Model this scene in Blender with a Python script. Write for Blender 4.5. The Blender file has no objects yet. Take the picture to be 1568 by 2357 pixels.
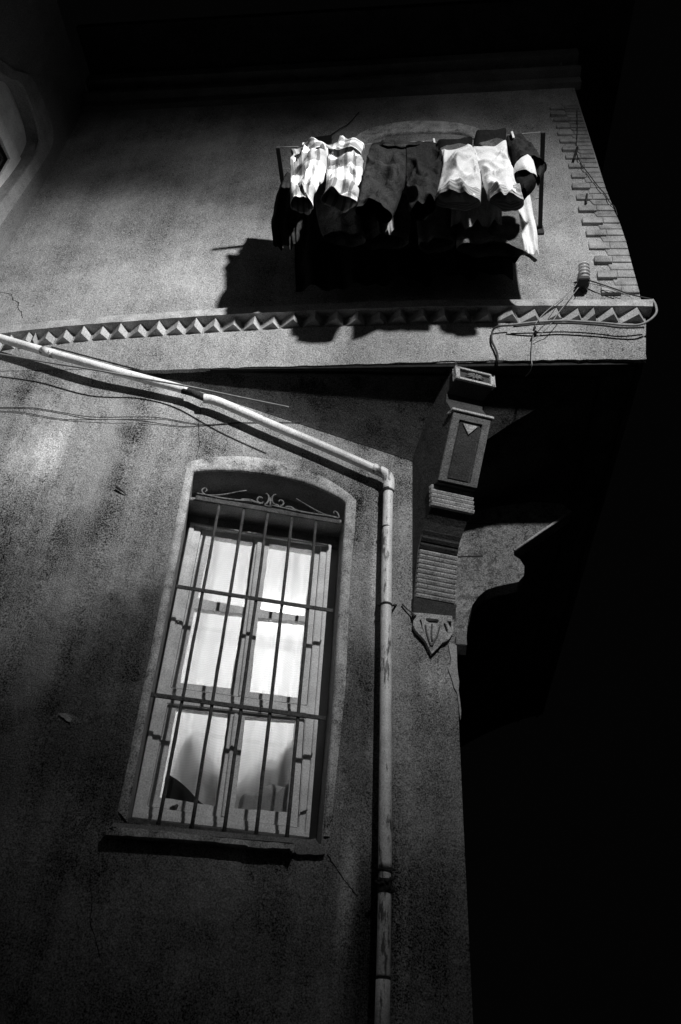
import bpy, bmesh, math, random
from mathutils import Vector as V, Matrix, noise
from mathutils.geometry import tessellate_polygon
random.seed(7)
C = bpy.context.scene
# ------------------------------------------------------------------ camera
F, CX, CY = 1832.0, 784.0, 1178.0            # survey numbers of the picture (1568 x 2356)
Zc = V((165, 2300, -F)).normalized()
Yc = V((0, 0, -1)); Yc = (Yc - Yc.dot(Zc) * Zc).normalized()
Xc = Yc.cross(Zc)
R = Matrix((Xc, Yc, Zc))
CAM = V((0, 0, 1.6))
cd = bpy.data.cameras.new('camera'); cam = bpy.data.objects.new('camera', cd); C.collection.objects.link(cam)
cd.sensor_fit = 'VERTICAL'; cd.sensor_height = 36; cd.lens = 36 * F / 2356.0; cd.clip_end = 500; cd.clip_start = 0.05
cam.matrix_world = Matrix.Translation(CAM) @ R.to_4x4()
C.camera = cam
# ------------------------------------------------------------------ world, lamp, exposure
w = bpy.data.worlds.new('World'); C.world = w; w.use_nodes = True
wn = w.node_tree.nodes; bgn = wn['Background']; bgn.inputs[0].default_value = (1, 1, 1, 1); bgn.inputs[1].default_value = 0.0010
C.view_settings.view_transform = 'Standard'; C.view_settings.look = 'None'; C.view_settings.gamma = 1; C.view_settings.exposure = 0
LAMP = V((1.60, -0.80, 7.2))                 # the street lamp: a narrow strong beam and its wide spill
for az, el, size, power in ((-41.5, -16.2, 45, 1950), (-11.5, -15.8, 75, 550), (3, -22, 46, 370), (-3, 5, 58, 60), (-19, -30, 34, 290), (-32, -1, 42, 140)):
    sd = bpy.data.lights.new('street_light', 'SPOT'); so = bpy.data.objects.new('street_light', sd); C.collection.objects.link(so)
    so.location = LAMP; a_, e_ = math.radians(az), math.radians(el)
    so.rotation_euler = V((math.sin(a_) * math.cos(e_), math.cos(a_) * math.cos(e_), math.sin(e_))).to_track_quat('-Z', 'Y').to_euler()
    sd.energy = power; sd.spot_size = math.radians(size); sd.spot_blend = 1.0; sd.shadow_soft_size = 0.085; sd.color = (1, 1, 1)
# ------------------------------------------------------------------ survey helpers
def ray(x, y): return (R @ V((x - CX, -(y - CY), -F))).normalized()
R = Matrix((Xc, Yc, Zc)).to_3x3()
# R rows are the world axes in camera space, so R @ v takes camera space to world space
cam.matrix_world = Matrix.Translation(CAM) @ R.to_4x4()
class Plane:
    def __init__(s, o, d):
        s.o = V(o); s.d = V((d[0], d[1], 0)).normalized(); s.n = V((s.d[1], -s.d[0], 0))
    def P(s, x, y, off=0.0):
        r = ray(x, y); o = s.o + s.n * off
        return CAM + r * ((o - CAM).dot(s.n) / r.dot(s.n))
    def sz(s, p): q = p - s.o; return q.dot(s.d), p.z
    def at(s, a, z, off=0.0): q = s.o + s.d * a + s.n * off; return V((q.x, q.y, z))
rad = math.radians
r0 = ray(585, 1500)
L = Plane(CAM + r0 * (3.6 / r0.y), (math.sin(rad(82.6)), math.cos(rad(82.6))))
seam = L.P(310, 852)
U = Plane(seam, (math.sin(rad(96.8)), math.cos(rad(96.8))))
S = Plane(U.P(-85, 760), (-U.d[1], U.d[0]))
def Zm(s, ox, oy):
    k = 1568 / 2500
    return lambda x, y: ((x / s + ox) * k, (y / s + oy) * k)
ZA = Zm(1.3635, 950, 420); ZB = Zm(1.7422, 1300, 1250); ZC = Zm(1.2544, 0, 900); ZD = Zm(1.4933, 350, 1650)
ZE = Zm(1.568, 0, 150); ZF = Zm(1.96, 1700, 250); ZG = Zm(1.617, 1200, 2300); ZI = Zm(2.7034, 980, 500)
ZJ = Zm(3.0154, 1540, 460); ZK = Zm(2.529, 680, 1680); ZN = Zm(1.7422, 350, 2900); ZQ = Zm(4.48, 1450, 2150)
SOFF = 5.40
# ------------------------------------------------------------------ materials
def mat(name, base=0.3, rough=0.85, var=0.0, vscale=2.0, grain=0.0, gscale=160, bump=0.0, bscale=30, spec=0.3, metal=0.0, streak=0.0, blobs=(), rust=0.0, bdist=0.01, rs=None, rlo=.52, patch=0.0, pscale=1.4):
    m = bpy.data.materials.new(name); m.use_nodes = True
    nt = m.node_tree; N = nt.nodes; K = nt.links
    b = N['Principled BSDF']; b.inputs['Roughness'].default_value = rough
    b.inputs['Specular IOR Level'].default_value = spec; b.inputs['Metallic'].default_value = metal
    tc = N.new('ShaderNodeTexCoord'); co = tc.outputs['Object']
    def math_(op, a, bb):
        n = N.new('ShaderNodeMath'); n.operation = op
        for i, v in enumerate((a, bb)):
            if isinstance(v, (int, float)): n.inputs[i].default_value = v
            else: K.new(v, n.inputs[i])
        return n.outputs[0]
    def nz(scale, det=4, rgh=0.6, vec=None, lo=0.0, hi=1.0, tmin=-1, tmax=1):
        n = N.new('ShaderNodeTexNoise'); n.inputs['Scale'].default_value = scale; n.inputs['Detail'].default_value = det; n.inputs['Roughness'].default_value = rgh
        K.new(vec or co, n.inputs['Vector'])
        mr = N.new('ShaderNodeMapRange'); mr.inputs[1].default_value = lo; mr.inputs[2].default_value = hi; mr.inputs[3].default_value = tmin; mr.inputs[4].default_value = tmax
        K.new(n.outputs['Fac'], mr.inputs[0]); return mr.outputs[0]
    val = 1.0
    if var: val = math_('ADD', val, math_('MULTIPLY', nz(vscale, 6, 0.6, None, .3, .7), var))
    if streak:
        mp = N.new('ShaderNodeMapping'); mp.inputs['Scale'].default_value = (5, 5, .45); K.new(co, mp.inputs[0])
        val = math_('ADD', val, math_('MULTIPLY', nz(1.3, 5, .6, mp.outputs[0], .3, .7), streak))
    if patch:
        for sc, lo_, k in ((pscale, .53, 1.0), (pscale * 3.1, .56, .8), (pscale * 9, .60, .7)):
            pn = nz(sc, 9, .62, None, lo_, lo_ + .035, 0, 1); cl = N.new('ShaderNodeClamp'); K.new(pn, cl.inputs[0])
            val = math_('SUBTRACT', val, math_('MULTIPLY', cl.outputs[0], patch * k))
    if grain:
        g1 = nz(gscale, 1, .5, None, .25, .75); val = math_('ADD', val, math_('MULTIPLY', g1, grain))
    for (p, sc, amt) in blobs:            # placed spots of stain, painted shade and painted light: (centre, radii, amount)
        mp = N.new('ShaderNodeMapping'); mp.vector_type = 'TEXTURE'
        mp.inputs['Location'].default_value = p; mp.inputs['Scale'].default_value = sc
        K.new(co, mp.inputs[0])
        ln = N.new('ShaderNodeVectorMath'); ln.operation = 'LENGTH'; K.new(mp.outputs[0], ln.inputs[0])
        d = math_('ADD', ln.outputs['Value'], nz(3.0, 4, .6, None, .3, .7, -.35, .35))
        mr = N.new('ShaderNodeMapRange'); mr.interpolation_type = 'SMOOTHSTEP'; mr.inputs[1].default_value = .35; mr.inputs[2].default_value = 1.2; mr.inputs[3].default_value = amt; mr.inputs[4].default_value = 0
        K.new(d, mr.inputs[0]); val = math_('MULTIPLY', val, math_('ADD', 1.0, mr.outputs[0]))
    if rust:
        rv = None
        if rs:
            mp = N.new('ShaderNodeMapping'); mp.inputs['Scale'].default_value = rs; K.new(co, mp.inputs[0]); rv = mp.outputs[0]
        r = nz(1 if rs else 22, 6, .7, rv, rlo, rlo + .06, 0, 1)
        cl = N.new('ShaderNodeClamp'); K.new(r, cl.inputs[0]); val = math_('MULTIPLY', val, math_('SUBTRACT', 1.0, math_('MULTIPLY', cl.outputs[0], rust)))
    out = math_('MAXIMUM', math_('MULTIPLY', val, base) if not isinstance(val, float) else base, 0.004)
    cb = N.new('ShaderNodeCombineColor')
    for i in range(3): K.new(out, cb.inputs[i])
    K.new(cb.outputs[0], b.inputs['Base Color'])
    if bump:
        h = math_('ADD', nz(bscale, 6, .65, None, 0, 1, 0, 1), math_('MULTIPLY', nz(bscale * .12, 3, .5, None, 0, 1, 0, 1), 2.0))
        bn = N.new('ShaderNodeBump'); bn.inputs['Strength'].default_value = bump; bn.inputs['Distance'].default_value = bdist
        K.new(h, bn.inputs['Height']); K.new(bn.outputs[0], b.inputs['Normal'])
    return m
def Lp(x, y): return tuple(L.P(x, y))
stains_and_shading = [  # stain spots, with some shade and lamplight also painted in
    (Lp(640, 2090), (.9, .5, .35), -.25),
    (Lp(825, 1640), (.10, .6, .62), -.50),
    (Lp(290, 1620), (.34, .8, .75), -.50),  # shade left of the window, painted into the plaster colour
    (Lp(830, 2200), (.10, .6, .40), -.6),
    (Lp(60, 1750), (.60, .8, .35), -.25),  # the same shade carried on to the far left
    (Lp(800, 2100), (.055, .6, .34), 1.1),
    (Lp(150, 1650), (.05, .6, .018), 1.2),
    (Lp(1005, 1560), (.10, .6, .16), .5),
    (Lp(60, 1020), (.25, .8, .45), .35),  # lamp beam at the upper left, painted as paler plaster
    (Lp(770, 1420), (.04, .6, .30), .8),
    (Lp(865, 1300), (.035, .6, .30), .6),
    (Lp(925, 2200), (.04, .6, .35), .5),
    (Lp(120, 1000), (.10, .8, .30), .5),  # bright streak of that beam, painted in as well
    (Lp(20, 1300), (.25, .8, .22), -.3),
]
M_low = mat('old plaster lower', .25, .95, .42, 1.9, .80, 150, .9, 20, .1, streak=.32, patch=.20, bdist=.014, blobs=stains_and_shading)
M_up = mat('old plaster upper', .27, .95, .32, 2.2, .70, 150, .9, 20, .1, streak=.14, patch=.09, bdist=.014)
M_opp = mat('pale render', .70, .95, .2, 2, .2, 100, .5, 30, .1)
M_cove = mat('dark cove plaster', .045, .95, .4, 3, .8, 150, .8, 24, .1, streak=.2, patch=.3)  # dark tone under the jetty set in the base colour
M_cornice = mat('dark cornice', .10, .95, .3, 3, .5, 150, .6, 40, .1)  # base colour kept low so the eaves stay dark
M_shelf = mat('dusty shelf course', .33, .9, .35, 9, .45, 150, .7, 40, .1)
M_wing = mat('old plaster wing', .19, .95, .20, 1.8, .5, 150, .5, 26, .1, streak=.10)
M_trim = mat('limewashed trim', .34, .9, .22, 7, .40, 150, .5, 40, .1)
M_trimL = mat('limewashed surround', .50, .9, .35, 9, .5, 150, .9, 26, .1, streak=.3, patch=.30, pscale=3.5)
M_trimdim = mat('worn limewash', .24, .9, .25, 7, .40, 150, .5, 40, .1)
M_brick = mat('brick', .24, .9, .40, 9, .42, 150, .6, 60, .1)
M_soff = mat('soffit boards', .022, .9, .35, 5, .6, 150, .4, 30, .1, streak=.2)
M_wood = mat('painted wood', .74, .6, .18, 8, .22, 150, .25, 60, .3, streak=.12)
M_rib = mat('lit wood edge', .34, .7, .3, 12, .6, 150, .5, 60, .2)  # paler copy of the wood, highlights on the edges put into the colour
M_carv = mat('carved wood', .12, .8, .25, 10, .6, 150, .5, 60, .2)
M_core = mat('shaded console wood', .045, .85, .3, 8, .6, 150, .5, 60, .2)  # shade of the down-facing front put into the colour
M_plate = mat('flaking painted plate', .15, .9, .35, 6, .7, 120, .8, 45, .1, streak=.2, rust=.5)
M_carvdark = mat('shaded wood and joints', .035, .8, .25, 10, .6, 150, .5, 60, .2)  # carved faces with their shade put into the colour; also dark joints
M_iron = mat('rusty iron', .09, .75, .5, 30, .5, 170, .6, 90, .3)
M_scroll = mat('dusty wrought iron', .2, .8, .5, 30, .4, 170, .6, 90, .3)
M_pipe = mat('painted steel pipe', .80, .38, .15, 14, .25, 150, .3, 60, .4, rust=.8, streak=.1, rs=(30, 30, 6), rlo=.545)
M_pipe2 = mat('painted steel pipe run', .85, .36, .2, 10, .25, 150, .3, 60, .4, rust=.5, streak=.1, rs=(30, 30, 30), rlo=.62)
M_rusty = mat('rust collar', .05, .9, .5, 30, .5, 150, .8, 70, .1)
M_dark = mat('black cable sheath', .025, .6, .2, 20, .3, 150, 0, 30, .3)
M_grey = mat('grey wire', .22, .6, .3, 20, .2, 150, 0, 30, .4)
M_porc = mat('porcelain', .55, .25, .1, 20, .1, 150, 0, 30, .6)
M_crack = mat('crack', .03, 1, .2, 20, .1, 150, 0, 30, 0)
M_cwhite = mat('white cotton', .68, .95, .10, 8, .16, 170, .5, 22, .05, bdist=.015)
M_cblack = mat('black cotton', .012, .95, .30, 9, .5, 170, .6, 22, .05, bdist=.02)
M_cdark = mat('charcoal cotton', .024, .9, .40, 9, .6, 170, .7, 16, .08, bdist=.03)
M_back = mat('back row cotton', .13, .95, .5, 8, .6, 170, .8, 16, .05, bdist=.03)  # base tone lifted so the rear garments do not go black
M_cgrey = mat('grey cotton', .22, .95, .25, 9, .4, 170, .6, 18, .05, bdist=.02)
M_peg = mat('peg wood', .60, .8, .2, 30, .2, 170, 0, 30, .2)
M_ground = mat('asphalt', .05, .95, .3, 3, .3, 60, .5, 60, .2)
M_room = mat('room paint', .75, .9, .05, 3, .05, 60, .1, 20, .2)
M_cloth_in = mat('bedding', .32, .95, .2, 5, .2, 150, .5, 10, .1)
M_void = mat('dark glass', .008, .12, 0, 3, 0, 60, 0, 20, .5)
def plaid(name, base, lo, nu, nv, grain=.15):
    m = mat(name, base, .95, .08, 8, grain, 170, .5, 18, .05, bdist=.02)
    nt = m.node_tree; N = nt.nodes; K = nt.links; b = N['Principled BSDF']
    src = b.inputs['Base Color'].links[0].from_socket
    uv = N.new('ShaderNodeUVMap'); sp = N.new('ShaderNodeSeparateXYZ'); K.new(uv.outputs[0], sp.inputs[0])
    prod = None
    for o, n, ph in ((0, nu, .35), (1, nv, .5)):
        mu = N.new('ShaderNodeMath'); mu.operation = 'MULTIPLY'; mu.inputs[1].default_value = n; K.new(sp.outputs[o], mu.inputs[0])
        fr = N.new('ShaderNodeMath'); fr.operation = 'FRACT'; K.new(mu.outputs[0], fr.inputs[0])
        lt = N.new('ShaderNodeMath'); lt.operation = 'LESS_THAN'; lt.inputs[1].default_value = ph; K.new(fr.outputs[0], lt.inputs[0])
        mr = N.new('ShaderNodeMapRange'); mr.inputs[3].default_value = 1; mr.inputs[4].default_value = lo; K.new(lt.outputs[0], mr.inputs[0])
        if prod is None: prod = mr.outputs[0]
        else:
            q = N.new('ShaderNodeMath'); q.operation = 'MULTIPLY'; K.new(prod, q.inputs[0]); K.new(mr.outputs[0], q.inputs[1]); prod = q.outputs[0]
    vm = N.new('ShaderNodeVectorMath'); vm.operation = 'SCALE'; K.new(src, vm.inputs[0]); K.new(prod, vm.inputs['Scale'])
    K.new(vm.outputs[0], b.inputs['Base Color']); return m
M_plaid = plaid('light plaid', .74, .42, 4, 2.6)
M_gingham = plaid('gingham', .48, .55, 44, 5)
def glassmat():
    m = bpy.data.materials.new('window glass'); m.use_nodes = True; nt = m.node_tree; N = nt.nodes; K = nt.links
    N.remove(N['Principled BSDF']); o = N['Material Output']
    t = N.new('ShaderNodeBsdfTransparent'); t.inputs[0].default_value = (.95, .95, .95, 1)
    g = N.new('ShaderNodeBsdfGlossy'); g.inputs['Roughness'].default_value = .08; g.inputs[0].default_value = (1, 1, 1, 1)
    mx = N.new('ShaderNodeMixShader'); mx.inputs[0].default_value = .06
    K.new(t.outputs[0], mx.inputs[1]); K.new(g.outputs[0], mx.inputs[2]); K.new(mx.outputs[0], o.inputs[0]); return m
M_glass = glassmat()
def curtmat():
    m = bpy.data.materials.new('sheer curtain'); m.use_nodes = True; nt = m.node_tree; N = nt.nodes; K = nt.links
    N.remove(N['Principled BSDF']); o = N['Material Output']
    tc = N.new('ShaderNodeTexCoord')
    wv = N.new('ShaderNodeTexWave'); wv.bands_direction = 'Z'; wv.inputs['Scale'].default_value = 22; wv.inputs['Distortion'].default_value = 1.0; K.new(tc.outputs['Object'], wv.inputs[0])
    mr = N.new('ShaderNodeMapRange'); mr.inputs[3].default_value = .78; mr.inputs[4].default_value = .88; K.new(wv.outputs['Fac'], mr.inputs[0])
    tl = N.new('ShaderNodeBsdfTranslucent'); K.new(mr.outputs[0], tl.inputs[0])
    df = N.new('ShaderNodeBsdfDiffuse'); df.inputs[0].default_value = (.7, .7, .7, 1)
    tr = N.new('ShaderNodeBsdfTransparent')
    a = N.new('ShaderNodeMixShader'); a.inputs[0].default_value = .25; K.new(tl.outputs[0], a.inputs[1]); K.new(df.outputs[0], a.inputs[2])
    c = N.new('ShaderNodeMixShader'); c.inputs[0].default_value = .12; K.new(a.outputs[0], c.inputs[1]); K.new(tr.outputs[0], c.inputs[2])
    K.new(c.outputs[0], o.inputs[0]); return m
M_curt = curtmat()
def emit(name, s):
    m = bpy.data.materials.new(name); m.use_nodes = True; b = m.node_tree.nodes['Principled BSDF']
    b.inputs['Emission Color'].default_value = (1, 1, 1, 1); b.inputs['Emission Strength'].default_value = s; return m
# ------------------------------------------------------------------ object helpers
def link(name, me, m, parent=None, smooth=False, label=None):
    me.materials.append(m); o = bpy.data.objects.new(name, me); C.collection.objects.link(o)
    if smooth:
        for p in me.polygons: p.use_smooth = True
    if parent: o.parent = parent; o.matrix_parent_inverse = Matrix.Identity(4)
    if parent and parent.location.length > 0 or (parent and parent.parent and parent.parent.location.length > 0):
        off = parent['wpos'] if 'wpos' in parent else (0, 0, 0)
        me.transform(Matrix.Translation(-V(off)))
        o['wpos'] = off
    if label: o['label'] = label
    return o
def thing(name, label, cat, loc=(0, 0, 0), group=None):
    o = bpy.data.objects.new(name, None); C.collection.objects.link(o); o.empty_display_size = .1
    o['label'] = label; o['category'] = cat
    if group: o['group'] = group
    return o
def tag(o, label, cat, group=None):
    o['label'] = label; o['category'] = cat
    if group: o['group'] = group
    return o
def mesh(vs, fs, uv=None):
    me = bpy.data.meshes.new('m'); me.from_pydata([tuple(v) for v in vs], [], fs)
    if uv:
        l = me.uv_layers.new(name='UVMap')
        for p in me.polygons:
            for li in p.loop_indices: l.data[li].uv = uv[me.loops[li].vertex_index]
    me.validate(); me.update(); return me
def fixn(me):
    bm = bmesh.new(); bm.from_mesh(me); bmesh.ops.remove_doubles(bm, verts=bm.verts, dist=1e-5); bmesh.ops.recalc_face_normals(bm, faces=bm.faces); bm.to_mesh(me); bm.free(); return me
def bevel(me, w, seg=2):
    bm = bmesh.new(); bm.from_mesh(me)
    es = [e for e in bm.edges if len(e.link_faces) == 2 and e.calc_face_angle(0) > .5]
    bmesh.ops.bevel(bm, geom=es, offset=w, segments=seg, affect='EDGES', clamp_overlap=True); bm.to_mesh(me); bm.free(); return me
def slabgeo(pl, outer, holes, o0, o1, px=True):
    """outline (picture points or (s,z)) read on plane pl at offset o1 and pushed back to o0"""
    def sz(p): return pl.sz(pl.P(p[0], p[1], o1)) if px else p
    loops = [[sz(p) for p in lp] for lp in [outer] + list(holes)]
    tri = tessellate_polygon([[V((a, b, 0)) for a, b in lp] for lp in loops])
    flat = [q for lp in loops for q in lp]; n = len(flat)
    vs = [pl.at(a, b, o1) for a, b in flat]; fs = [tuple(t) for t in tri]
    if abs(o1 - o0) > 1e-6:
        vs += [pl.at(a, b, o0) for a, b in flat]; fs += [tuple(i + n for i in reversed(t)) for t in tri]
        k = 0
        for lp in loops:
            m = len(lp)
            for i in range(m):
                a, b = k + i, k + (i + 1) % m; fs.append((a, b, b + n, a + n))
            k += m
    return vs, fs
def slab(name, pl, outer, m, o0, o1, parent=None, holes=(), px=True, bev=0, label=None):
    vs, fs = slabgeo(pl, outer, holes, o0, o1, px); me = fixn(mesh(vs, fs))
    if bev: bevel(me, bev)
    return link(name, me, m, parent, label=label)
class MB:
    def __init__(s): s.v = []; s.f = []
    def add(s, vs, fs): k = len(s.v); s.v += [V(v) for v in vs]; s.f += [tuple(i + k for i in f) for f in fs]; return s
    def slab(s, pl, outer, o0, o1, px=True, holes=()): return s.add(*slabgeo(pl, outer, holes, o0, o1, px))
    def box(s, c, ax, ay, az):       # centre and half-axis vectors
        c = V(c); vs = [c + ax * i + ay * j + az * k for i in (-1, 1) for j in (-1, 1) for k in (-1, 1)]
        return s.add(vs, [(0, 1, 3, 2), (4, 6, 7, 5), (0, 4, 5, 1), (2, 3, 7, 6), (0, 2, 6, 4), (1, 5, 7, 3)])
    def tube(s, pts, r, seg=8, caps=True):
        pts = [V(p) for p in pts]; n = len(pts); rr = r if isinstance(r, (list, tuple)) else [r] * n
        prev = None; vs = []
        for i, p in enumerate(pts):
            t = (pts[min(i + 1, n - 1)] - pts[max(i - 1, 0)]).normalized()
            if prev is None: a = t.orthogonal().normalized()
            else: a = (prev - prev.dot(t) * t).normalized()
            prev = a; b = t.cross(a)
            for k in range(seg):
                th = 2 * math.pi * k / seg; vs.append(p + (a * math.cos(th) + b * math.sin(th)) * rr[i])
        fs = [(i * seg + k, i * seg + (k + 1) % seg, (i + 1) * seg + (k + 1) % seg, (i + 1) * seg + k) for i in range(n - 1) for k in range(seg)]
        if caps: fs += [tuple(range(seg)), tuple((n - 1) * seg + k for k in reversed(range(seg)))]
        return s.add(vs, fs)
    def build(s, name, m, parent=None, smooth=False, bev=0, label=None):
        me = fixn(mesh(s.v, s.f))
        if bev: bevel(me, bev)
        o = link(name, me, m, parent, smooth, label); return o
def spl(pts, k=6):
    pts = [V(p) for p in pts]; out = []
    for i in range(len(pts) - 1):
        p0, p1, p2, p3 = pts[max(i - 1, 0)], pts[i], pts[i + 1], pts[min(i + 2, len(pts) - 1)]
        for j in range(k):
            t = j / k; out.append(.5 * ((2 * p1) + (p2 - p0) * t + (2 * p0 - 5 * p1 + 4 * p2 - p3) * t * t + (3 * p1 - p0 - 3 * p2 + p3) * t ** 3))
    return out + [pts[-1]]
def lerp(a, b, t): return a + (b - a) * t
def spl2(pts, k=6): return [(p.x, p.y) for p in spl([V((a, b, 0)) for a, b in pts], k)]
def jag(pts, n, amp, seed=0):      # ragged version of an outline edge
    rnd = random.Random(seed); out = []
    for i in range(len(pts) - 1):
        a, b = pts[i], pts[i + 1]
        for j in range(n):
            t = j / n; k = amp if (i or j) else 0
            out.append((lerp(a[0], b[0], t) + rnd.uniform(-k, k), lerp(a[1], b[1], t) + rnd.uniform(-k, k)))
    return out + [pts[-1]]

# ------------------------------------------------------------------ ground
g = mesh([(-60, -60, 0), (60, -60, 0), (60, 60, 0), (-60, 60, 0)], [(0, 1, 2, 3)])
go = link('street', g, M_ground); go['kind'] = 'structure'

# ------------------------------------------------------------------ the house
house = thing('house', 'old plastered house with jettied upper storey, barred window and brick quoins', 'house')
sU0 = U.sz(U.P(-85, 760))[0]
sUR_b = U.sz(U.P(1472, 676))[0]; sUR_t = U.sz(U.P(1322, 205))[0]
BEND = .35
arch_open = spl2([ZD(540, 122), ZD(640, 112), ZD(800, 116), ZD(960, 136), ZD(1120, 172), ZD(1250, 220), ZD(1350, 272)], 4) + [ZD(1372, 290)]
open_px = arch_open + [ZD(1365, 420), ZD(1310, 1300), ZD(1238, 2160), ZD(172, 2035), ZD(300, 1350), ZD(425, 720)]
# lower wall: straight on U, a soft bend, straight on L with the window opening
sLc = L.sz(L.P(1067, 1900))[0]; sLct = L.sz(L.P(1049, 1500))[0]
sB = BEND                      # L is measured from its own origin, so shift to the seam
s_seam = L.sz(seam)[0]
hole = [L.sz(L.P(x, y)) for x, y in open_px]
outer = [(s_seam + BEND, 0), (sLc + .03, 0), (sLc, 2.78), (sLct, 3.68), (sLct - .01, SOFF + .01), (s_seam + BEND, SOFF + .01)]
mb = MB(); mb.slab(L, outer, 0, 0, px=False, holes=[hole])
def bend(t, z):
    a, b, c = U.at(-BEND, z), V((seam.x, seam.y, z)), L.at(s_seam + BEND, z)
    return a * (1 - t) ** 2 + b * 2 * t * (1 - t) + c * t * t
nb = 10; vs = []
for i in range(nb + 1):
    vs += [bend(i / nb, 0), bend(i / nb, SOFF + .01)]
mb.add(vs, [(2 * i, 2 * i + 2, 2 * i + 3, 2 * i + 1) for i in range(nb)])
mb.add([U.at(sU0, 0), U.at(-BEND, 0), U.at(-BEND, SOFF + .01), U.at(sU0, SOFF + .01)], [(0, 1, 2, 3)])
# the alley side of the ground floor
pc = [L.at(sLc + .03, 0), L.at(sLc, 2.78), L.at(sLct, 3.68), L.at(sLct - .01, SOFF + .01)]
mb.add(pc + [p + U.n * -5 for p in pc], [(0, 1, 5, 4), (1, 2, 6, 5), (2, 3, 7, 6)])
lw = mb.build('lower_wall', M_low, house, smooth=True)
# reveal of the window opening
REC = -.21
mb = MB(); hp = [L.at(a, z, 0) for a, z in hole]; hq = [L.at(a, z, REC) for a, z in hole]; n = len(hp)
mb.add(hp + hq, [(i, (i + 1) % n, n + (i + 1) % n, n + i) for i in range(n)])
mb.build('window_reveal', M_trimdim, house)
# upper wall
ZT = 9.25
uo = spl2([(818, 430), (826, 385), (870, 362), (930, 352), (1010, 349), (1080, 356), (1108, 385), (1120, 430)], 4)
uo += [(1135, 560), (800, 560)]
hole2 = [U.sz(U.P(x, y)) for x, y in uo]
outer = [(sU0, SOFF), (U.sz(U.P(1486, 826))[0], SOFF), (U.sz(U.P(1490, 752))[0], 5.75), (sUR_b, U.P(1472, 676).z), (U.sz(U.P(1400, 452))[0], U.P(1400, 452).z), (sUR_t, ZT), (sU0, ZT)]
mb = MB(); mb.slab(U, outer, 0, 0, px=False, holes=[hole2])
pr = [U.at(a, z) for a, z in outer[1:6]]
mb.add(pr + [p + U.n * -5 for p in pr], [(i, i + 1, i + 6, i + 5) for i in range(4)])
mb.build('upper_wall', M_up, house)
mb = MB(); hp = [U.at(a, z, 0) for a, z in hole2]; hq = [U.at(a, z, -.2) for a, z in hole2]; n = len(hp)
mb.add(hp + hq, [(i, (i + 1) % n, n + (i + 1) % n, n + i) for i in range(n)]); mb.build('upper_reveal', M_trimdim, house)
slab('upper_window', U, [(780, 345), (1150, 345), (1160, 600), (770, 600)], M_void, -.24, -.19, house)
# light band round the upper arch
uo2 = spl2([(776, 420), (790, 350), (830, 305), (900, 283), (990, 277), (1080, 288), (1135, 320), (1150, 420)], 4)
ui = spl2([(815, 420), (822, 345), (862, 316), (930, 304), (1010, 302), (1080, 310), (1112, 345), (1120, 420)], 4)
slab('arch_band', U, uo2 + ui[::-1], M_trimL, -.002, .022, house, bev=.006)

# sloping boarded cove under the jetty: from the fascia edge down to the wall, hipped at the corner
ue = U.sz(U.P(1486, 826))[0]
ZCV = L.P(1049, 1092).z; nc = 24; mb = MB(); A0 = []; B0 = []
s_l0 = s_seam + .02
for i in range(nc + 1):
    t = i / nc
    A0.append(U.at(lerp(-.03, ue - .004, t), SOFF - .002, -.004)); b = L.at(lerp(s_l0, sLct, t), 0, .004); b.z = lerp(SOFF - .01, ZCV, t); B0.append(b)
NR = 26
def cvp(a, b, t): p = a.lerp(b, t); p.z = a.z + (b.z - a.z) * (.35 * (1 - math.sqrt(max(0.0, 1 - min(t, 1.0) ** 2))) + .65 * t ** 1.6); return p
def cove(A0, B0, nm, skip_last=False):
    n = len(A0); ts = [math.sin(math.pi / 2 * r_ / NR) for r_ in range(NR + 1)]
    vs = [cvp(A0[i], B0[i], t) + V((0, 0, .003 * noise.noise(V((i * .8, t * 9, 1))))) for t in ts for i in range(n)]
    mb = MB(); mb.add(vs, [(r_ * n + i, r_ * n + i + 1, (r_ + 1) * n + i + 1, (r_ + 1) * n + i) for r_ in range(NR) for i in range(n - 1)])
    return mb.build(nm, M_cove, house, smooth=True)
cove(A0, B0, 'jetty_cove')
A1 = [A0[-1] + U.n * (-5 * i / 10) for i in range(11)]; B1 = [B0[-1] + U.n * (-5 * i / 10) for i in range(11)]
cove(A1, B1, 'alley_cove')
mb = MB()
for t, r_ in ((.05, .016), (.22, .011)):
    pts = [cvp(A0[i], B0[i], t) + V((0, 0, -.008)) for i in range(4, nc + 1)] ; mb.tube(pts, r_, 6)
    mb.tube([cvp(A1[i], B1[i], t) + V((0, 0, -.008)) for i in range(11)], r_, 6)
mb.build('cove_mouldings', M_soff, house)

# saw-tooth brick band and fascia
def bandT(x):            # top edge of the thin shelf, read off the picture
    P = [(-60, 764), (0, 752), (125, 738), (250, 727), (500, 710), (734, 698), (980, 690), (1239, 688), (1505, 689)]
    for (a, b), (c, d) in zip(P, P[1:]):
        if x <= c: return lerp(b, d, (x - a) / (c - a))
    return P[-1][1]
xs = [-84, -60, -40] + [-22 + i * 25 for i in range(61)] + [1503]
rnd = random.Random(3)
top = [(x, bandT(x) + rnd.uniform(-1.0, 1.0)) for x in xs]; bot = [(x, bandT(x) + 15 + rnd.uniform(-.6, .6)) for x in xs]
slab('band_shelf', U, top + bot[::-1], M_shelf, -.01, .075, house, bev=.004)
teeth = [-84, -52, -20, 20, 55, 98]
for z in (200, 283, 363, 445, 530, 612, 698, 782, 870, 952, 1035, 1130, 1212, 1300, 1400): teeth.append(ZC(z, 0)[0])
x = teeth[-1]
while x < 1165: x += 48; teeth.append(x)
while teeth[-1] > 1165: teeth.pop()
teeth += [ZF(t, 0)[0] for t in (390, 540, 700, 840, 940, 1098, 1282)]
mb = MB()
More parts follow.
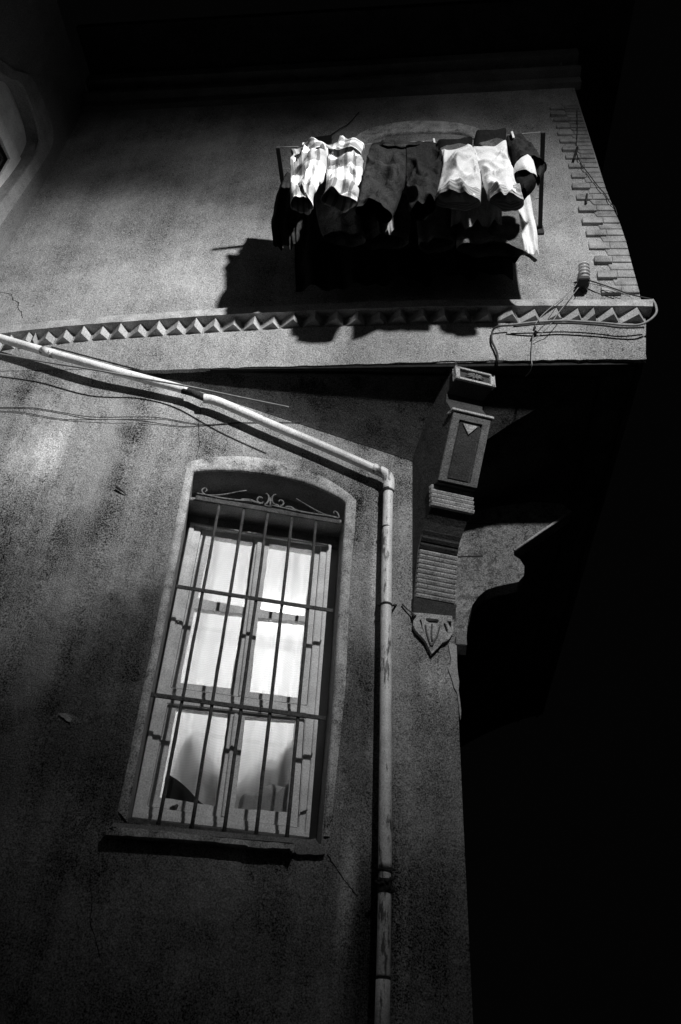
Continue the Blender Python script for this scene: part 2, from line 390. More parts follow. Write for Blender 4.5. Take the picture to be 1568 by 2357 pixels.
for i, (a, b) in enumerate(zip(teeth, teeth[1:])):
    a3 = U.P(a, bandT(a) + 17, .0); b3 = U.P(b, bandT(b) + 17, .0)
    dep = .060 + rnd.uniform(-.010, .010)
    sa, za = U.sz(a3); sb, zb = U.sz(b3); sa -= 0.0; pk = lerp(sa, sb, .68 + rnd.uniform(-.04, .04))
    sb -= .004
    zt = U.P((a + b) / 2, bandT((a + b) / 2) + 14, .075).z + .006; zl = U.P((a + b) / 2, bandT((a + b) / 2) + 54, 0).z + rnd.uniform(-.004, .004)
    t3 = [(sa, -.005), (pk, dep), (sb, -.005)]
    vv = [U.at(s_, zt, o_) for s_, o_ in t3] + [U.at(s_, zl, o_) for s_, o_ in t3]
    mb.add(vv, [(0, 1, 2), (3, 5, 4), (0, 3, 4, 1), (1, 4, 5, 2), (2, 5, 3, 0)])
mb.build('sawtooth_bricks', M_trim, house, bev=.0035)
ft = [(x, bandT(x) + 55) for x in range(330, 1480, 40)]
fb = jag([(1488, 826), (1250, 828), (1040, 831), (700, 841), (330, 852)], 14, 1.2, 5)
slab('fascia', U, [(118, 796)] + [(x, bandT(x) + 55) for x in range(150, 330, 40)] + ft + [(1484, 748)] + jag([(1480, 762), (1484, 790), (1488, 826)], 5, 2.2, 9)[:-1] + fb, M_up, -.02, .009, house)
# brick quoins: alternating long and short courses, each brick with its joint
mb = MB(); 
lows = [(1000, 1612), (970, 1502), (945, 1392), (918, 1295), (890, 1198), (865, 1110), (838, 1022), (812, 940), (796, 858), (778, 782), (762, 710), (742, 645), (722, 585), (704, 528), (688, 474), (668, 424), (652, 376), (640, 332), (628, 290)]
def redge(y):           # right-hand edge of the upper wall in zoom coordinates
    P = [(120, 770), (200, 800), (400, 873), (600, 935), (800, 1000), (930, 1050), (1110, 1125), (1250, 1172), (1400, 1210), (1612, 1268)]
    for (a, b), (c, d) in zip(P, P[1:]):
        if y <= c: return lerp(b, d, (y - a) / (c - a))
    return P[-1][1]
rnd = random.Random(11)
for i, (x, y) in enumerate(lows):
    y2 = lows[i + 1][1] if i + 1 < len(lows) else y - 40
    x2 = lows[i + 1][0] if i + 1 < len(lows) else x - 14
    h = y - y2; ym = y - h * .48
    xr, xrm, xr2 = redge(y) + 1.5, redge(ym) + 1.5, redge(y2) + 1.5
    wob = rnd.uniform(-9, 9)
    j1 = lerp(x, xr, .52) + rnd.uniform(-8, 8)
    for k, (q) in enumerate(([(x + wob, y - 1), (j1, y - 1), (j1 - 8, ym + 2), (x + wob - 6, ym + 2)], [(j1 + 3, y - 1), (xr, y - 1), (xrm, ym + 2), (j1 - 5, ym + 2)])):
        mb.slab(U, [ZF(*p) for p in q], -.006, .020 + rnd.uniform(-.004, .007) if k == 0 else .013 + rnd.uniform(0, .005))
    if i % 1 == 0:
        xa = x + 62 + rnd.uniform(-8, 8); xb = x2 + 82 + rnd.uniform(-8, 8)
        q = [(xa + 34, ym - 2), (xrm, ym - 2), (xr2, y2 + 2), (xb + 14, y2 + 2)]
        mb.slab(U, [ZF(*p) for p in q], -.006, .006 + rnd.uniform(0, .003))
mb.build('quoin_bricks', M_brick, house, bev=.0022)
# eaves
mb = MB()
zc = U.P(1258, 205).z
for z0, z1, o in ((zc, zc + .10, .05), (zc + .10, zc + .17, .12), (zc + .30, zc + .42, .16)):
    mb.slab(U, [(sU0, z0), (sUR_t + .06, z0), (sUR_t + .06, z1), (sU0, z1)], -.02, o, px=False)
for i in range(40):
    s_ = sU0 + .08 + i * .115
    if s_ < sUR_t: mb.add([U.at(s_, zc + .17, 0), U.at(s_ + .08, zc + .17, .10), U.at(s_ + .11, zc + .17, 0), U.at(s_, zc + .30, 0), U.at(s_ + .08, zc + .30, .10), U.at(s_ + .11, zc + .30, 0)], [(0, 1, 2), (3, 5, 4), (0, 3, 4, 1), (1, 4, 5, 2), (2, 5, 3, 0)])
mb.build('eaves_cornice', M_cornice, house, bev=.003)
mb = MB(); a, b = U.at(sU0, zc + .47, .55), U.at(sUR_t + .5, zc + .47, .55)
mb.add([a, b, b - U.n * 5, a - U.n * 5, a + V((0, 0, .08)), b + V((0, 0, .08)), b - U.n * 5 + V((0, 0, 1.4)), a - U.n * 5 + V((0, 0, 1.4))], [(3, 2, 1, 0), (4, 5, 6, 7), (0, 1, 5, 4), (1, 2, 6, 5), (3, 0, 4, 7)])
mb.build('roof', M_soff, house)
# cracks in the plaster
def crack(pl, pts, w=.0035, off=.001, nm='crack'):
    mb = MB(); p3 = [pl.P(x, y, off) for x, y in jag(pts, 5, 1.6, int(pts[0][0]))]
    rnd = random.Random(int(pts[0][1]))
    for a, b in zip(p3, p3[1:]):
        d = (b - a).normalized(); q = d.cross(pl.n) * w * rnd.uniform(.35, 1) / 2
        mb.add([a - q, a + q, b + q, b - q], [(0, 1, 2, 3)])
    return mb.build(nm, M_crack, house)
crack(U, [ZC(0, 215), ZC(52, 225), ZC(60, 250), ZC(88, 262), ZC(80, 285), ZC(100, 305), ZC(104, 335)], .008)
crack(L, [ZC(925, 750), ZC(912, 830), ZC(918, 910), ZC(905, 990), ZC(895, 1045)], .006)
crack(L, [ZG(0, 1350), ZG(70, 1450), ZG(150, 1560), ZG(180, 1600)], .007)
crack(L, [(205, 1990), (212, 2060), (208, 2120), (230, 2200)], .004)
mb = MB(); mb.tube([L.P(*ZC(535, 1112), .004), L.P(*ZC(560, 1128), .006), L.P(*ZC(582, 1146), .002)], [.007, .005, .002], 6); mb.build('plaster_nick', M_crack, house)
slab('plaster_chip', L, jag([(135, 1643), (150, 1640), (166, 1655), (160, 1662), (146, 1652), (135, 1643)], 3, 1.5, 4), M_trim, -.001, .003, house)
# soft limewashed surround of the barred window, rounded in section
inn = open_px[:]; 
def ring(inner, outer_, prof, m, name):
    mb = MB(); n = len(inner); rows = []
    for t, o in prof: rows.append([L.P(lerp(a[0], b[0], t), lerp(a[1], b[1], t), 0) + L.n * o for a, b in zip(inner, outer_)])
    vs = [p for r_ in rows for p in r_]
    fs = [(k * n + i, k * n + i + 1, (k + 1) * n + i + 1, (k + 1) * n + i) for k in range(len(rows) - 1) for i in range(n - 1)]
    mb.add(vs, fs); return mb.build(name, m, house, smooth=True)
il = [ZD(172, 2035), ZD(235, 1690), ZD(300, 1350), ZD(362, 1040), ZD(425, 720), ZD(490, 400)] + arch_open + [ZD(1365, 420), ZD(1345, 700), ZD(1310, 1300), ZD(1250, 2120)]
ol = [ZD(120, 1975), ZD(190, 1655), ZD(256, 1320), ZD(322, 1000), ZD(385, 690), ZD(452, 330)]
am = len(arch_open)
for i, p in enumerate(arch_open):
    t = i / (am - 1); ol.append((p[0] + lerp(-14, 26, t), p[1] - lerp(16, 4, t) - 26 * math.sin(math.pi * (t * .9 + .08))))
ol += [ZD(1425, 440), ZD(1400, 700), ZD(1375, 1300), ZD(1290, 2120)]
il2 = [(x + random.uniform(-.8, .8), y + random.uniform(-.8, .8)) for x, y in il]
ring(il, ol, [(-.02, -.012), (.0, .002), (.10, .009), (.4, .011), (.75, .007), (1.0, -.002)], M_trimL, 'window_surround')
# sill ledge, broken at its right end
st = jag([ZN(72, 228), ZN(400, 254), ZN(800, 300), ZN(1290, 345)], 8, .9, 2); sb_ = jag([ZN(1265, 400), ZN(1245, 372), ZN(980, 362), ZN(960, 345), ZN(620, 318), ZN(300, 292), ZN(65, 283)], 5, 1.3, 3)
slab('sill', L, st + sb_, M_trimL, -.01, .055, house, bev=.006)
slab('sill_inner', L, [ZN(120, 205), ZN(1400, 315), ZN(1400, 345), ZN(90, 240)], M_trimdim, REC, .02, house)
slab('sill_patch', L, jag([ZN(1250, 340), ZN(1410, 305), ZN(1425, 330), ZN(1475, 405), ZN(1400, 412), ZN(1290, 405), ZN(1240, 380)], 4, 1.5, 8), M_trimdim, -.002, .022, house, bev=.004)

# ------------------------------------------------------------------ window: fixed frame, four casements, glazing
def q(*p): return [ZD(a, b) for a, b in p]
F1 = -.185
frame_o = q((522, 395), (1295, 520), (1235, 1300), (1172, 2125), (200, 2015))
hu = q((583, 425), (1237, 522), (1163, 1402), (410, 1303)); hl = q((396, 1390), (1150, 1472), (1113, 2072), (283, 1952))
win = slab('window', L, frame_o, M_wood, -.25, F1, house, holes=[hu, hl], bev=.004)
slab('frame_bead', L, frame_o[:1] + frame_o[1:], M_wood, F1 - .001, F1 + .012, win, holes=[q((545, 412), (1272, 528), (1216, 1300), (1150, 2095), (232, 1985))], bev=.003)
F2 = F1 - .018
cas = [
    (q((587, 429), (905, 478), (792, 1350), (415, 1299)), [q((640, 474), (860, 508), (816, 862), (562, 812)), q((545, 868), (806, 897), (742, 1308), (462, 1276))]),
    (q((912, 480), (1232, 526), (1160, 1397), (800, 1352)), [q((955, 516), (1190, 552), (1150, 912), (905, 874)), q((893, 920), (1150, 942), (1112, 1358), (848, 1325))]),
    (q((400, 1395), (768, 1440), (700, 2014), (288, 1950)), [q((443, 1414), (728, 1452), (657, 1952), (352, 1902))]),
    (q((775, 1443), (1146, 1474), (1110, 2068), (706, 2016)), [q((822, 1462), (1098, 1482), (1052, 1985), (764, 1962))]),
]
rndc = random.Random(21)
for out_, hs in cas:
    c_ = slab('casement', L, out_, M_wood, -.245, F2, win, holes=[jag(h + [h[0]], 9, .8, 31 + int(h[0][0]))[:-1] for h in hs], bev=.003)
    for h in hs:
        slab('pane', L, h, M_glass, F2 - .022, F2 - .018, win)
# meeting stile and transom beads, latch, small hole
slab('meeting_stile', L, q((893, 478), (917, 481), (806, 1350), (786, 1348)), M_wood, F2 - .002, F2 + .014, win, bev=.003)
slab('meeting_stile', L, q((763, 1442), (782, 1444), (712, 2012), (692, 2010)), M_wood, F2 - .002, F2 + .014, win, bev=.003)
slab('transom_bead', L, q((405, 1335), (1160, 1428), (1158, 1445), (400, 1352)), M_wood, F1 - .002, F1 + .012, win, bev=.003)
mb = MB(); mb.tube([L.P(*ZD(412, 1965), F2), L.P(*ZD(440, 1960), F2 + .012), L.P(*ZD(452, 1945), F2 + .01)], [.008, .012, .006], 8); mb.tube([L.P(*ZD(425, 1985), F2), L.P(*ZD(432, 1950), F2 + .015)], .008, 8); mb.build('window_latch', M_iron, win)
mb = MB(); mb.tube([L.P(*ZD(1122, 1990), F1 + .005), L.P(*ZD(1150, 1978), F1 + .01), L.P(*ZD(1168, 1972), F1 + .005)], .004, 6); mb.build('window_hook', M_iron, win)
# masonry behind the arch: lintel plate above the frame
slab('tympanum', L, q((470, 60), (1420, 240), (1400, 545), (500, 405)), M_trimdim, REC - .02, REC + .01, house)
la, lb = L.P(*ZD(470, 262), -.05), L.P(*ZD(1420, 412), -.05); la.z = lb.z = (la.z + lb.z) / 2 + .01
mb = MB(); mb.box((la + lb) / 2 - L.n * .085, (lb - la) / 2, L.n * .085, V((0, 0, .012))); mb.build('lintel', M_trimdim, house, bev=.003)

# ------------------------------------------------------------------ window grille
gr = thing('window_grille', 'rusty iron bars with wrought scrolls on top, fixed in the arched lower window', 'window grille')
GO = -.035
def bar(a, b, r, o=GO, seg=8, nm='bar'):
    mb = MB(); A, B = L.P(*ZD(*a), o), L.P(*ZD(*b), o); k = 14; rr = random.Random(int(a[0]))
    pts = [A.lerp(B, i / k) + V((rr.uniform(-.0012, .0012), rr.uniform(-.0012, .0012), 0)) for i in range(k + 1)]
    mb.tube(pts, [r * rr.uniform(.93, 1.07) for _ in pts], seg); return mb.build(nm, M_iron, gr, smooth=True)
for t, b in (((685, 278), (345, 2065)), ((818, 308), (525, 2088)), ((948, 330), (705, 2108)), ((1080, 350), (880, 2120)), ((1212, 368), (1050, 2135))): bar(t, b, .0088)
def flat(a, b, hw, th, o, nm):
    A, B = L.P(*ZD(*a), o), L.P(*ZD(*b), o); mb = MB(); d = (B - A) / 2; up = L.n.cross(d.normalized()); mb.box((A + B) / 2, d, up * hw, L.n * th); return mb.build(nm, M_iron, gr, bev=.0015)
flat((443, 748), (1303, 882), .011, .004, GO + .013, 'crossbar')
flat((305, 1341), (1262, 1472), .011, .004, GO + .013, 'crossbar')
flat((550, 262), (1338, 395), .016, .005, GO + .012, 'top_rail')
flat((175, 2032), (1205, 2160), .012, .006, GO - .014, 'bottom_rail')
def scroll(pts, r=.0045, closed=0, nm='scroll', z=ZK):
    p3 = [L.P(*z(x, y), GO + .02) for x, y in pts]; mb = MB(); s_ = spl(p3, 6); n = len(s_)
    mb.tube(s_, [r * (.75 + .35 * math.sin(math.pi * i / (n - 1))) for i in range(n)], 7); return mb.build(nm, M_scroll, gr, smooth=True)
scroll([(185, 315), (200, 300), (192, 282), (168, 284), (155, 305), (170, 330), (205, 345), (300, 345), (400, 332), (500, 312), (570, 302)])
scroll([(110, 328), (200, 345), (330, 372), (480, 392), (600, 400), (680, 418), (720, 425)], .006)
scroll([(520, 385), (600, 392), (650, 412), (700, 425)], .008)
scroll([(720, 378), (700, 362), (676, 370), (668, 395), (685, 415), (715, 418), (722, 405)], .005)
scroll([(755, 330), (772, 350), (775, 385), (762, 415), (740, 435), (760, 448), (800, 448)], .0055)
scroll([(845, 340), (822, 345), (806, 370), (808, 405), (828, 430), (860, 440), (880, 462)], .0055)
scroll([(785, 365), (790, 400), (788, 440)], .006)
scroll([(868, 405), (880, 392), (902, 398), (912, 420), (900, 440), (880, 440)], .005)
scroll([(800, 440), (900, 462), (1000, 485), (1120, 508), (1230, 525), (1330, 540), (1420, 560)], .0065)
scroll([(930, 455), (980, 460), (1020, 485), (1060, 495)], .008)
scroll([(1030, 378), (1080, 408), (1150, 450), (1230, 495), (1300, 525), (1380, 545), (1425, 555), (1418, 520), (1398, 498), (1378, 500), (1382, 518)])

# ------------------------------------------------------------------ room behind the window
room = MB()
def rp(s_, z, o): return L.at(s_, z, o)
s0 = L.sz(L.P(*ZD(300, 1300)))[0] - .9; s1 = L.sz(L.P(*ZD(1300, 1300)))[0] + .45
a = [rp(s0, 2.2, -.30), rp(s1, 2.2, -.30), rp(s1, 5.0, -.30), rp(s0, 5.0, -.30)]; b = [p - L.n * 2.4 for p in a]
room.add(a + b, [(4, 5, 6, 7), (0, 4, 7, 3), (1, 2, 6, 5), (3, 7, 6, 2), (0, 1, 5, 4)])
room.build('room_walls', M_room, house)
z0_, z1_ = 2.2, 5.0
slab('room_front_wall', L, [(s0, z0_), (s1, z0_), (s1, z1_), (s0, z1_)], M_room, -.302, -.235, house, px=False, holes=[[L.sz(L.P(x, y, F1)) for x, y in q((535, 410), (1282, 532), (1225, 1300), (1162, 2112), (212, 2003))]])
rl = bpy.data.lights.new('room_light', 'POINT'); ro = bpy.data.objects.new('room_light', rl); C.collection.objects.link(ro)
lp = L.P(*ZD(1075, 560), -1.35); ro.location = lp - L.n * .75 + V((0, 0, -.25)); rl.energy = 58; rl.shadow_soft_size = .12
bm = bmesh.new(); bmesh.ops.create_uvsphere(bm, u_segments=24, v_segments=12, radius=.13, matrix=Matrix.Translation(lp + V((0, 0, .16)))); me = bpy.data.meshes.new('m'); bm.to_mesh(me); bm.free()
rc = thing('ceiling_lamp', 'round white lamp glowing behind the curtain in the upper right pane', 'lamp'); link('globe', me, emit('lamp globe', 6), rc, True)
mb = MB(); mb.tube([lp + V((0, 0, .28)), V((lp.x, lp.y, 4.99))], .012, 8); mb.build('stem', M_grey, rc)
# sheer curtain
nx, nz_ = 200, 26; vs = []; fs = []
for j in range(nz_ + 1):
    for i in range(nx + 1):
        u = i / nx; v = j / nz_
        o = -.36 + .024 * math.sin(u * 46 + 2 * math.sin(v * 2.2 + u * 5)) + .012 * math.sin(u * 91 + v * 3 + 1.5 * math.sin(u * 7))
        vs.append(L.at(lerp(s0 + .5, s1 - .1, u), lerp(2.45, 4.95, v), o))
for j in range(nz_):
    for i in range(nx): k = j * (nx + 1) + i; fs.append((k, k + 1, k + nx + 2, k + nx + 1))
tag(link('curtain', mesh(vs, fs), M_curt, None, True), 'sheer white curtain glowing behind the lower window panes', 'curtain')
def mound(pts, o, dep, m, name, label, cat, group=None, px=ZD):
    # a heap of cloth: outline on the plane, bulging towards the street, with folds
    c = [sum(p[0] for p in pts) / len(pts), sum(p[1] for p in pts) / len(pts)]
    lp_ = spl2([px(*p) for p in pts + [pts[0]]], 5)[:-1]; cc = px(*c); n = len(lp_); K = 9; vs = []; fs = []
    for k in range(K + 1):
        t = k / K
        for x, y in lp_:
            p = L.P(lerp(cc[0], x, t), lerp(cc[1], y, t), o)
            f = dep * (1 - t ** 2.2) + .012 * noise.noise(p * 9) * (1 - t)
            vs.append(p + L.n * f)
    for k in range(K):
        for i in range(n): fs.append((k * n + i, k * n + (i + 1) % n, (k + 1) * n + (i + 1) % n, (k + 1) * n + i))
    vs.append(L.P(cc[0], cc[1], o - .04)); z = len(vs) - 1
    for i in range(n): fs.append((K * n + i, K * n + (i + 1) % n, z))
    o_ = link(name, fixn(mesh(vs, fs)), m, None, True); return tag(o_, label, cat, group)
mound([(375, 1960), (385, 1790), (430, 1795), (500, 1850), (560, 1915), (640, 2000), (380, 2000)], -.29, .03, M_cblack, 'cushion', 'dark cushion leaning in the lower left pane', 'cushion')
mound([(380, 2060), (420, 1800), (470, 1640), (530, 1560), (600, 1640), (650, 1720), (720, 1800), (730, 2060)], -.43, .035, M_cloth_in, 'folded_blanket', 'folded blanket showing as a soft grey peak in the lower left pane', 'blanket')
mound([(740, 2060), (760, 1880), (850, 1760), (930, 1690), (990, 1700), (1050, 1620), (1120, 1590), (1150, 1750), (1150, 2060)], -.43, .035, M_cloth_in, 'heaped_bedding', 'heap of bedding showing as a grey hill in the lower right pane', 'bedding')
mound([(770, 2060), (800, 1900), (880, 1880), (960, 1830), (1050, 1850), (1120, 1800), (1150, 2060)], -.30, .03, M_cloth_in, 'pillow', 'pillow lying low against the glass of the lower right pane', 'pillow')

# ------------------------------------------------------------------ wing on the left with its own arched window
wing = thing('neighbouring_wing', 'dark wing of the house at the left edge with an arched window', 'house wing')
ws0 = 0.0
def Sq(*p): return [ZE(a, b) for a, b in p]
vs, fs = None, None
arc_o = Sq((-200, -60), (60, 150), (150, 185), (205, 240), (262, 370), (302, 480), (300, 610), (190, 790), (0, 1070), (-200, 1360))
arc_i = Sq((-200, 20), (40, 205), (110, 232), (150, 290), (205, 430), (232, 540), (226, 610), (150, 745), (-10, 950), (-200, 1200))
arc_o2 = spl2(arc_o, 4); arc_i2 = spl2(arc_i, 4)
hsz = [S.sz(S.P(x, y)) for x, y in arc_i2]
near = min(h[0] for h in hsz)
far = 0.0
oz = [(-0.0, 0), (-0.0, ZT), (-3.5, ZT), (-3.5, 0)]
# plane S is measured from the inner corner; negative s comes towards the viewer
sgn = -1 if hsz[len(hsz) // 2][0] < 0 else 1
oz = [(0, 0), (0, ZT), (3.5 * sgn, ZT), (3.5 * sgn, 0)]
hh = [h for h in hsz]
mb = MB(); mb.slab(S, oz, 0, 0, px=False, holes=[hh]); mb.build('wall', M_wing, wing)
mb = MB(); hp = [S.at(a, z, 0) for a, z in hh]; hq = [S.at(a, z, -.13) for a, z in hh]; n = len(hp)
mb.add(hp + hq, [(i, (i + 1) % n, n + (i + 1) % n, n + i) for i in range(n)]); mb.build('reveal', M_trimdim, wing)
slab('surround', S, arc_o2 + arc_i2[::-1], M_trimdim, -.002, .02, wing, bev=.006)
slab('tympanum', S, Sq((-260, -100), (300, 100), (320, 700), (-260, 1300)), M_wood, -.15, -.125, wing, holes=[Sq((-250, 60), (0, 560), (62, 680), (8, 770), (-230, 1000))])
slab('window_frame', S, Sq((-240, 30), (0, 400), (150, 735), (105, 745), (0, 905), (-230, 1200)), M_wood, -.13, -.105, wing, holes=[Sq((-235, 120), (0, 540), (62, 680), (8, 775), (-230, 1020))], bev=.004)
slab('pane', S, Sq((-250, 50), (0, 530), (75, 680), (0, 800), (-240, 1050)), M_void, -.15, -.145, wing)

# ------------------------------------------------------------------ consoles under the jetty
D = V((math.sin(rad(24)), -math.cos(rad(24)), 0)); Wd = V((math.cos(rad(12)), math.sin(rad(12)), 0))
kb = L.P(*ZB(372, 1740)); KP = Plane(kb, (D.x, D.y))
def kp(x, y): p = KP.P(*ZB(x, y)); return (p - kb).dot(D), p.z
kw = (L.P(*ZB(640, 1770)) - kb).dot(Wd) + .0
console = thing('jetty_console', 'carved wooden console with fluted front under the corner of the jetty', 'console')
def prism(prof, nm, m, w0=0.0, w1=None, par=console, bev=0, smooth=False):
    w1 = kw if w1 is None else w1
    a = [V((kb.x, kb.y, 0)) + D * o + Wd * w0 + V((0, 0, z)) for o, z in prof]; b = [p + Wd * (w1 - w0) for p in a]; n = len(a)
    tri = tessellate_polygon([[V((o, z, 0)) for o, z in prof]])
    mb = MB(); mb.add(a + b, [tuple(t) for t in tri] + [tuple(i + n for i in t) for t in tri] + [(i, (i + 1) % n, (i + 1) % n + n, i + n) for i in range(n)])
    return mb.build(nm, m, par, bev=bev, smooth=smooth)
p_bl = kp(372, 1650); p_r0 = kp(385, 1640); p_r1 = kp(410, 1330); p_c = kp(425, 1260); p_m0 = kp(500, 1060); p_m1 = kp(495, 925); p_f0 = kp(532, 900); p_f1 = kp(632, 452); p_n = kp(588, 385); p_t0 = kp(655, 245)
core = [(-.12, p_r0[1]), (p_r0[0] - .008, p_r0[1]), (p_r1[0] - .006, p_r1[1]), (p_c[0] + .004, p_c[1] + .02), (lerp(p_c[0], p_m0[0], .45), lerp(p_c[1], p_m0[1], .62)), (p_m0[0] - .012, p_m0[1]), (p_m1[0] - .01, p_m1[1]), (p_f0[0] - .004, p_f0[1]), (p_f1[0] - .004, p_f1[1]), (p_n[0], p_n[1]), (p_n[0] + .01, p_n[1] + .06), (p_t0[0] - .006, p_t0[1]), (p_t0[0] - .006, SOFF - .002), (-.12, SOFF - .002)]
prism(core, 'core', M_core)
def off2(p0, p1, o): d = V((p1[0] - p0[0], p1[1] - p0[1])).normalized(); nx_, nz2 = d.y, -d.x; return (nx_ * o, nz2 * o)
def flutes(p0, p1, n, nm, w0, w1, r, m=M_rib):
    mb = MB()
    for i in range(n):
        t = (i + .5) / n; c = (lerp(p0[0], p1[0], t), lerp(p0[1], p1[1], t)); dz = (p1[1] - p0[1]) / n * .5; do = (p1[0] - p0[0]) / n * .5
        prof = [(c[0] - do - .01, c[1] - dz * .72), (c[0] + r * .5 - do, c[1] - dz * .72), (c[0] + r + do * .4, c[1] + dz * .1), (c[0] + r + do * .4, c[1] + dz * .55), (c[0] + do - .01, c[1] + dz * .8)]
        a = [V((kb.x, kb.y, 0)) + D * o + Wd * w0 + V((0, 0, z)) for o, z in prof]; b = [p + Wd * (w1 - w0) for p in a]; k = len(a)
        mb.add(a + b, [tuple(range(k)), tuple(range(2 * k - 1, k - 1, -1))] + [(j, (j + 1) % k, (j + 1) % k + k, j + k) for j in range(k)])
    return mb.build(nm, m, console, bev=.0012)
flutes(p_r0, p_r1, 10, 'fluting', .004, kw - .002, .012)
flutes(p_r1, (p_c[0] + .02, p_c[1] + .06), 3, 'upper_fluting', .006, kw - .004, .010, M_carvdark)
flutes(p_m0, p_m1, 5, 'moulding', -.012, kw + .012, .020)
prism([(-.1, p_bl[1] - .10), (.018, p_bl[1] - .10), (.03, p_bl[1] - .004), (-.1, p_bl[1] - .004)], 'base_block', M_carvdark, -.006, kw + .004, bev=.002)
# panel with raised border, hanging triangle
def on(t, w, o):    # point on the sloping front: t up, w across, o proud
    a = (lerp(p_f0[0], p_f1[0], t), lerp(p_f0[1], p_f1[1], t)); e = off2(p_f0, p_f1, o); return V((kb.x, kb.y, 0)) + D * (a[0] + e[0]) + Wd * w + V((0, 0, a[1] + e[1]))
def panel(poly, holes, o0, o1, nm, m):
    loops = [poly] + holes; tri = tessellate_polygon([[V((w_, t_, 0)) for t_, w_ in lp2] for lp2 in loops]); flat_ = [p for lp2 in loops for p in lp2]; n = len(flat_)
    vs = [on(t_, w_, o1) for t_, w_ in flat_] + [on(t_, w_, o0) for t_, w_ in flat_]; fs = [tuple(t) for t in tri] + [tuple(i + n for i in t) for t in tri]; k = 0
    for lp2 in loops:
        m_ = len(lp2)
        for i in range(m_): fs.append((k + i, k + (i + 1) % m_, k + (i + 1) % m_ + n, k + i + n))
        k += m_
    mb = MB(); mb.add(vs, fs); return mb.build(nm, m, console, bev=.0015)
panel([(0.02, 0), (1.0, 0), (1.0, kw), (.02, kw)], [[(.06, .045), (.9, .045), (.9, kw - .045), (.06, kw - .045)]], -.004, .010, 'panel_border', M_carv)
panel([(.08, .056), (.88, .056), (.88, kw - .056), (.08, kw - .056)], [], -.006, .003, 'panel_field', M_carvdark)
panel([(.86, .07), (.86, kw - .07), (.72, kw / 2)], [], .0, .012, 'panel_drop', M_rib)
prism([(p_f1[0] - .02, p_f1[1] - .004), (p_f1[0] + .022, p_f1[1] - .004), (p_f1[0] + .022, p_f1[1] + .014), (p_f1[0] - .05, p_f1[1] + .02)], 'ledge', M_rib, -.014, kw + .012, bev=.002)
# framed top block
tb0 = p_t0[1]; tb1 = min(kp(655, 165)[1], SOFF - .006); to = p_t0[0]
def fr(w0, w1, z0, z1, o0, o1): return [V((kb.x, kb.y, 0)) + D * o + Wd * w_ + V((0, 0, z)) for w_ in (w0, w1) for o in (o0, o1) for z in (z0, z1)]
mb = MB()
for w0, w1, z0, z1 in ((-.01, kw + .01, tb0, tb0 + .018), (-.01, kw + .01, tb1 - .014, tb1), (-.01, .018, tb0, tb1), (kw - .018, kw + .01, tb0, tb1)):
    mb.add(fr(w0, w1, z0, z1, to - .02, to + .012), [(0, 1, 3, 2), (4, 6, 7, 5), (0, 4, 5, 1), (2, 3, 7, 6), (0, 2, 6, 4), (1, 5, 7, 3)])
mb.build('top_frame', M_rib, console, bev=.002)
# rosette in the framed block
mb = MB(); cc = V((kb.x, kb.y, (tb0 + tb1) / 2)) + D * (to + .004) + Wd * (kw / 2)
for k in range(10):
    th = k * math.pi / 5; d_ = Wd * math.cos(th) * .06 + V((0, 0, 1)) * math.sin(th) * .028; mb.tube([cc, cc + d_ * .6 + D * .006, cc + d_], [.004, .009, .003], 6)
mb.build('rosette', M_carv, console, smooth=True)
# pierced pendant below the base
pend = [ZQ(*p) for p in ((300, 435), (430, 440), (940, 490), (945, 575), (960, 600), (965, 740), (900, 860), (840, 905), (780, 930), (700, 1020), (605, 1115), (560, 1020), (500, 900), (420, 810), (345, 735), (300, 640), (305, 560), (345, 515))]
pierce = [[ZQ(*p) for p in ((515, 525), (700, 545), (722, 575), (700, 607), (560, 598), (505, 560))], [ZQ(*p) for p in ((400, 560), (425, 545), (445, 600), (450, 680), (478, 752), (440, 690), (425, 620))], [ZQ(*p) for p in ((795, 620), (820, 605), (870, 720), (862, 775), (835, 735))], [ZQ(*p) for p in ((860, 572), (925, 582), (925, 680), (895, 655))]]
slab('pendant', L, pend, M_rib, .002, .028, console, holes=pierce, bev=.002)
mb = MB()
for pp in (((500, 640), (520, 760), (560, 900), (600, 980)), ((735, 660), (700, 800), (650, 900), (610, 980)), ((610, 620), (600, 760), (610, 900))): mb.tube(spl([L.P(*ZQ(*p), .032) for p in pp], 5), .0045, 6)
mb.build('pendant_ribs', M_carv, console, smooth=True)
mb = MB(); mb.tube([L.P(*ZQ(120, 295), .012), L.P(*ZQ(200, 380), .014), L.P(*ZQ(270, 430), .02), L.P(*ZQ(330, 500), .03)], [.006, .004, .0045, .010], 7); mb.build('old_nail', M_iron, console)

# second console, projecting over the alley, seen from its side
c2 = thing('alley_console', 'pale scrolled bracket plate behind the fluted console on the alley side', 'bracket')
CP = Plane(L.at(sLct, 4) - U.n * .50, (U.d.x, U.d.y))
plate = [ZB(*p) for p in ((640, 1940), (625, 1700), (640, 1480), (650, 1380), (690, 1230), (745, 1090), (900, 1060), (1130, 1030), (1330, 1040), (1388, 1092), (1205, 1220), (1040, 1335), (1020, 1350), (1022, 1372), (1060, 1395), (1088, 1440), (1085, 1500), (1050, 1540), (985, 1555), (910, 1570), (840, 1595), (790, 1640), (755, 1690), (735, 1760), (722, 1830), (718, 1935))]
slab('plate', CP, plate, M_plate, -.12, 0, c2, bev=.003)
mb = MB(); mb.tube([CP.P(*ZB(1025, 1340), .004), CP.P(*ZB(1200, 1218), .004), CP.P(*ZB(1385, 1092), .004)], .009, 8); mb.build('edge_bead', M_rib, c2, smooth=True)
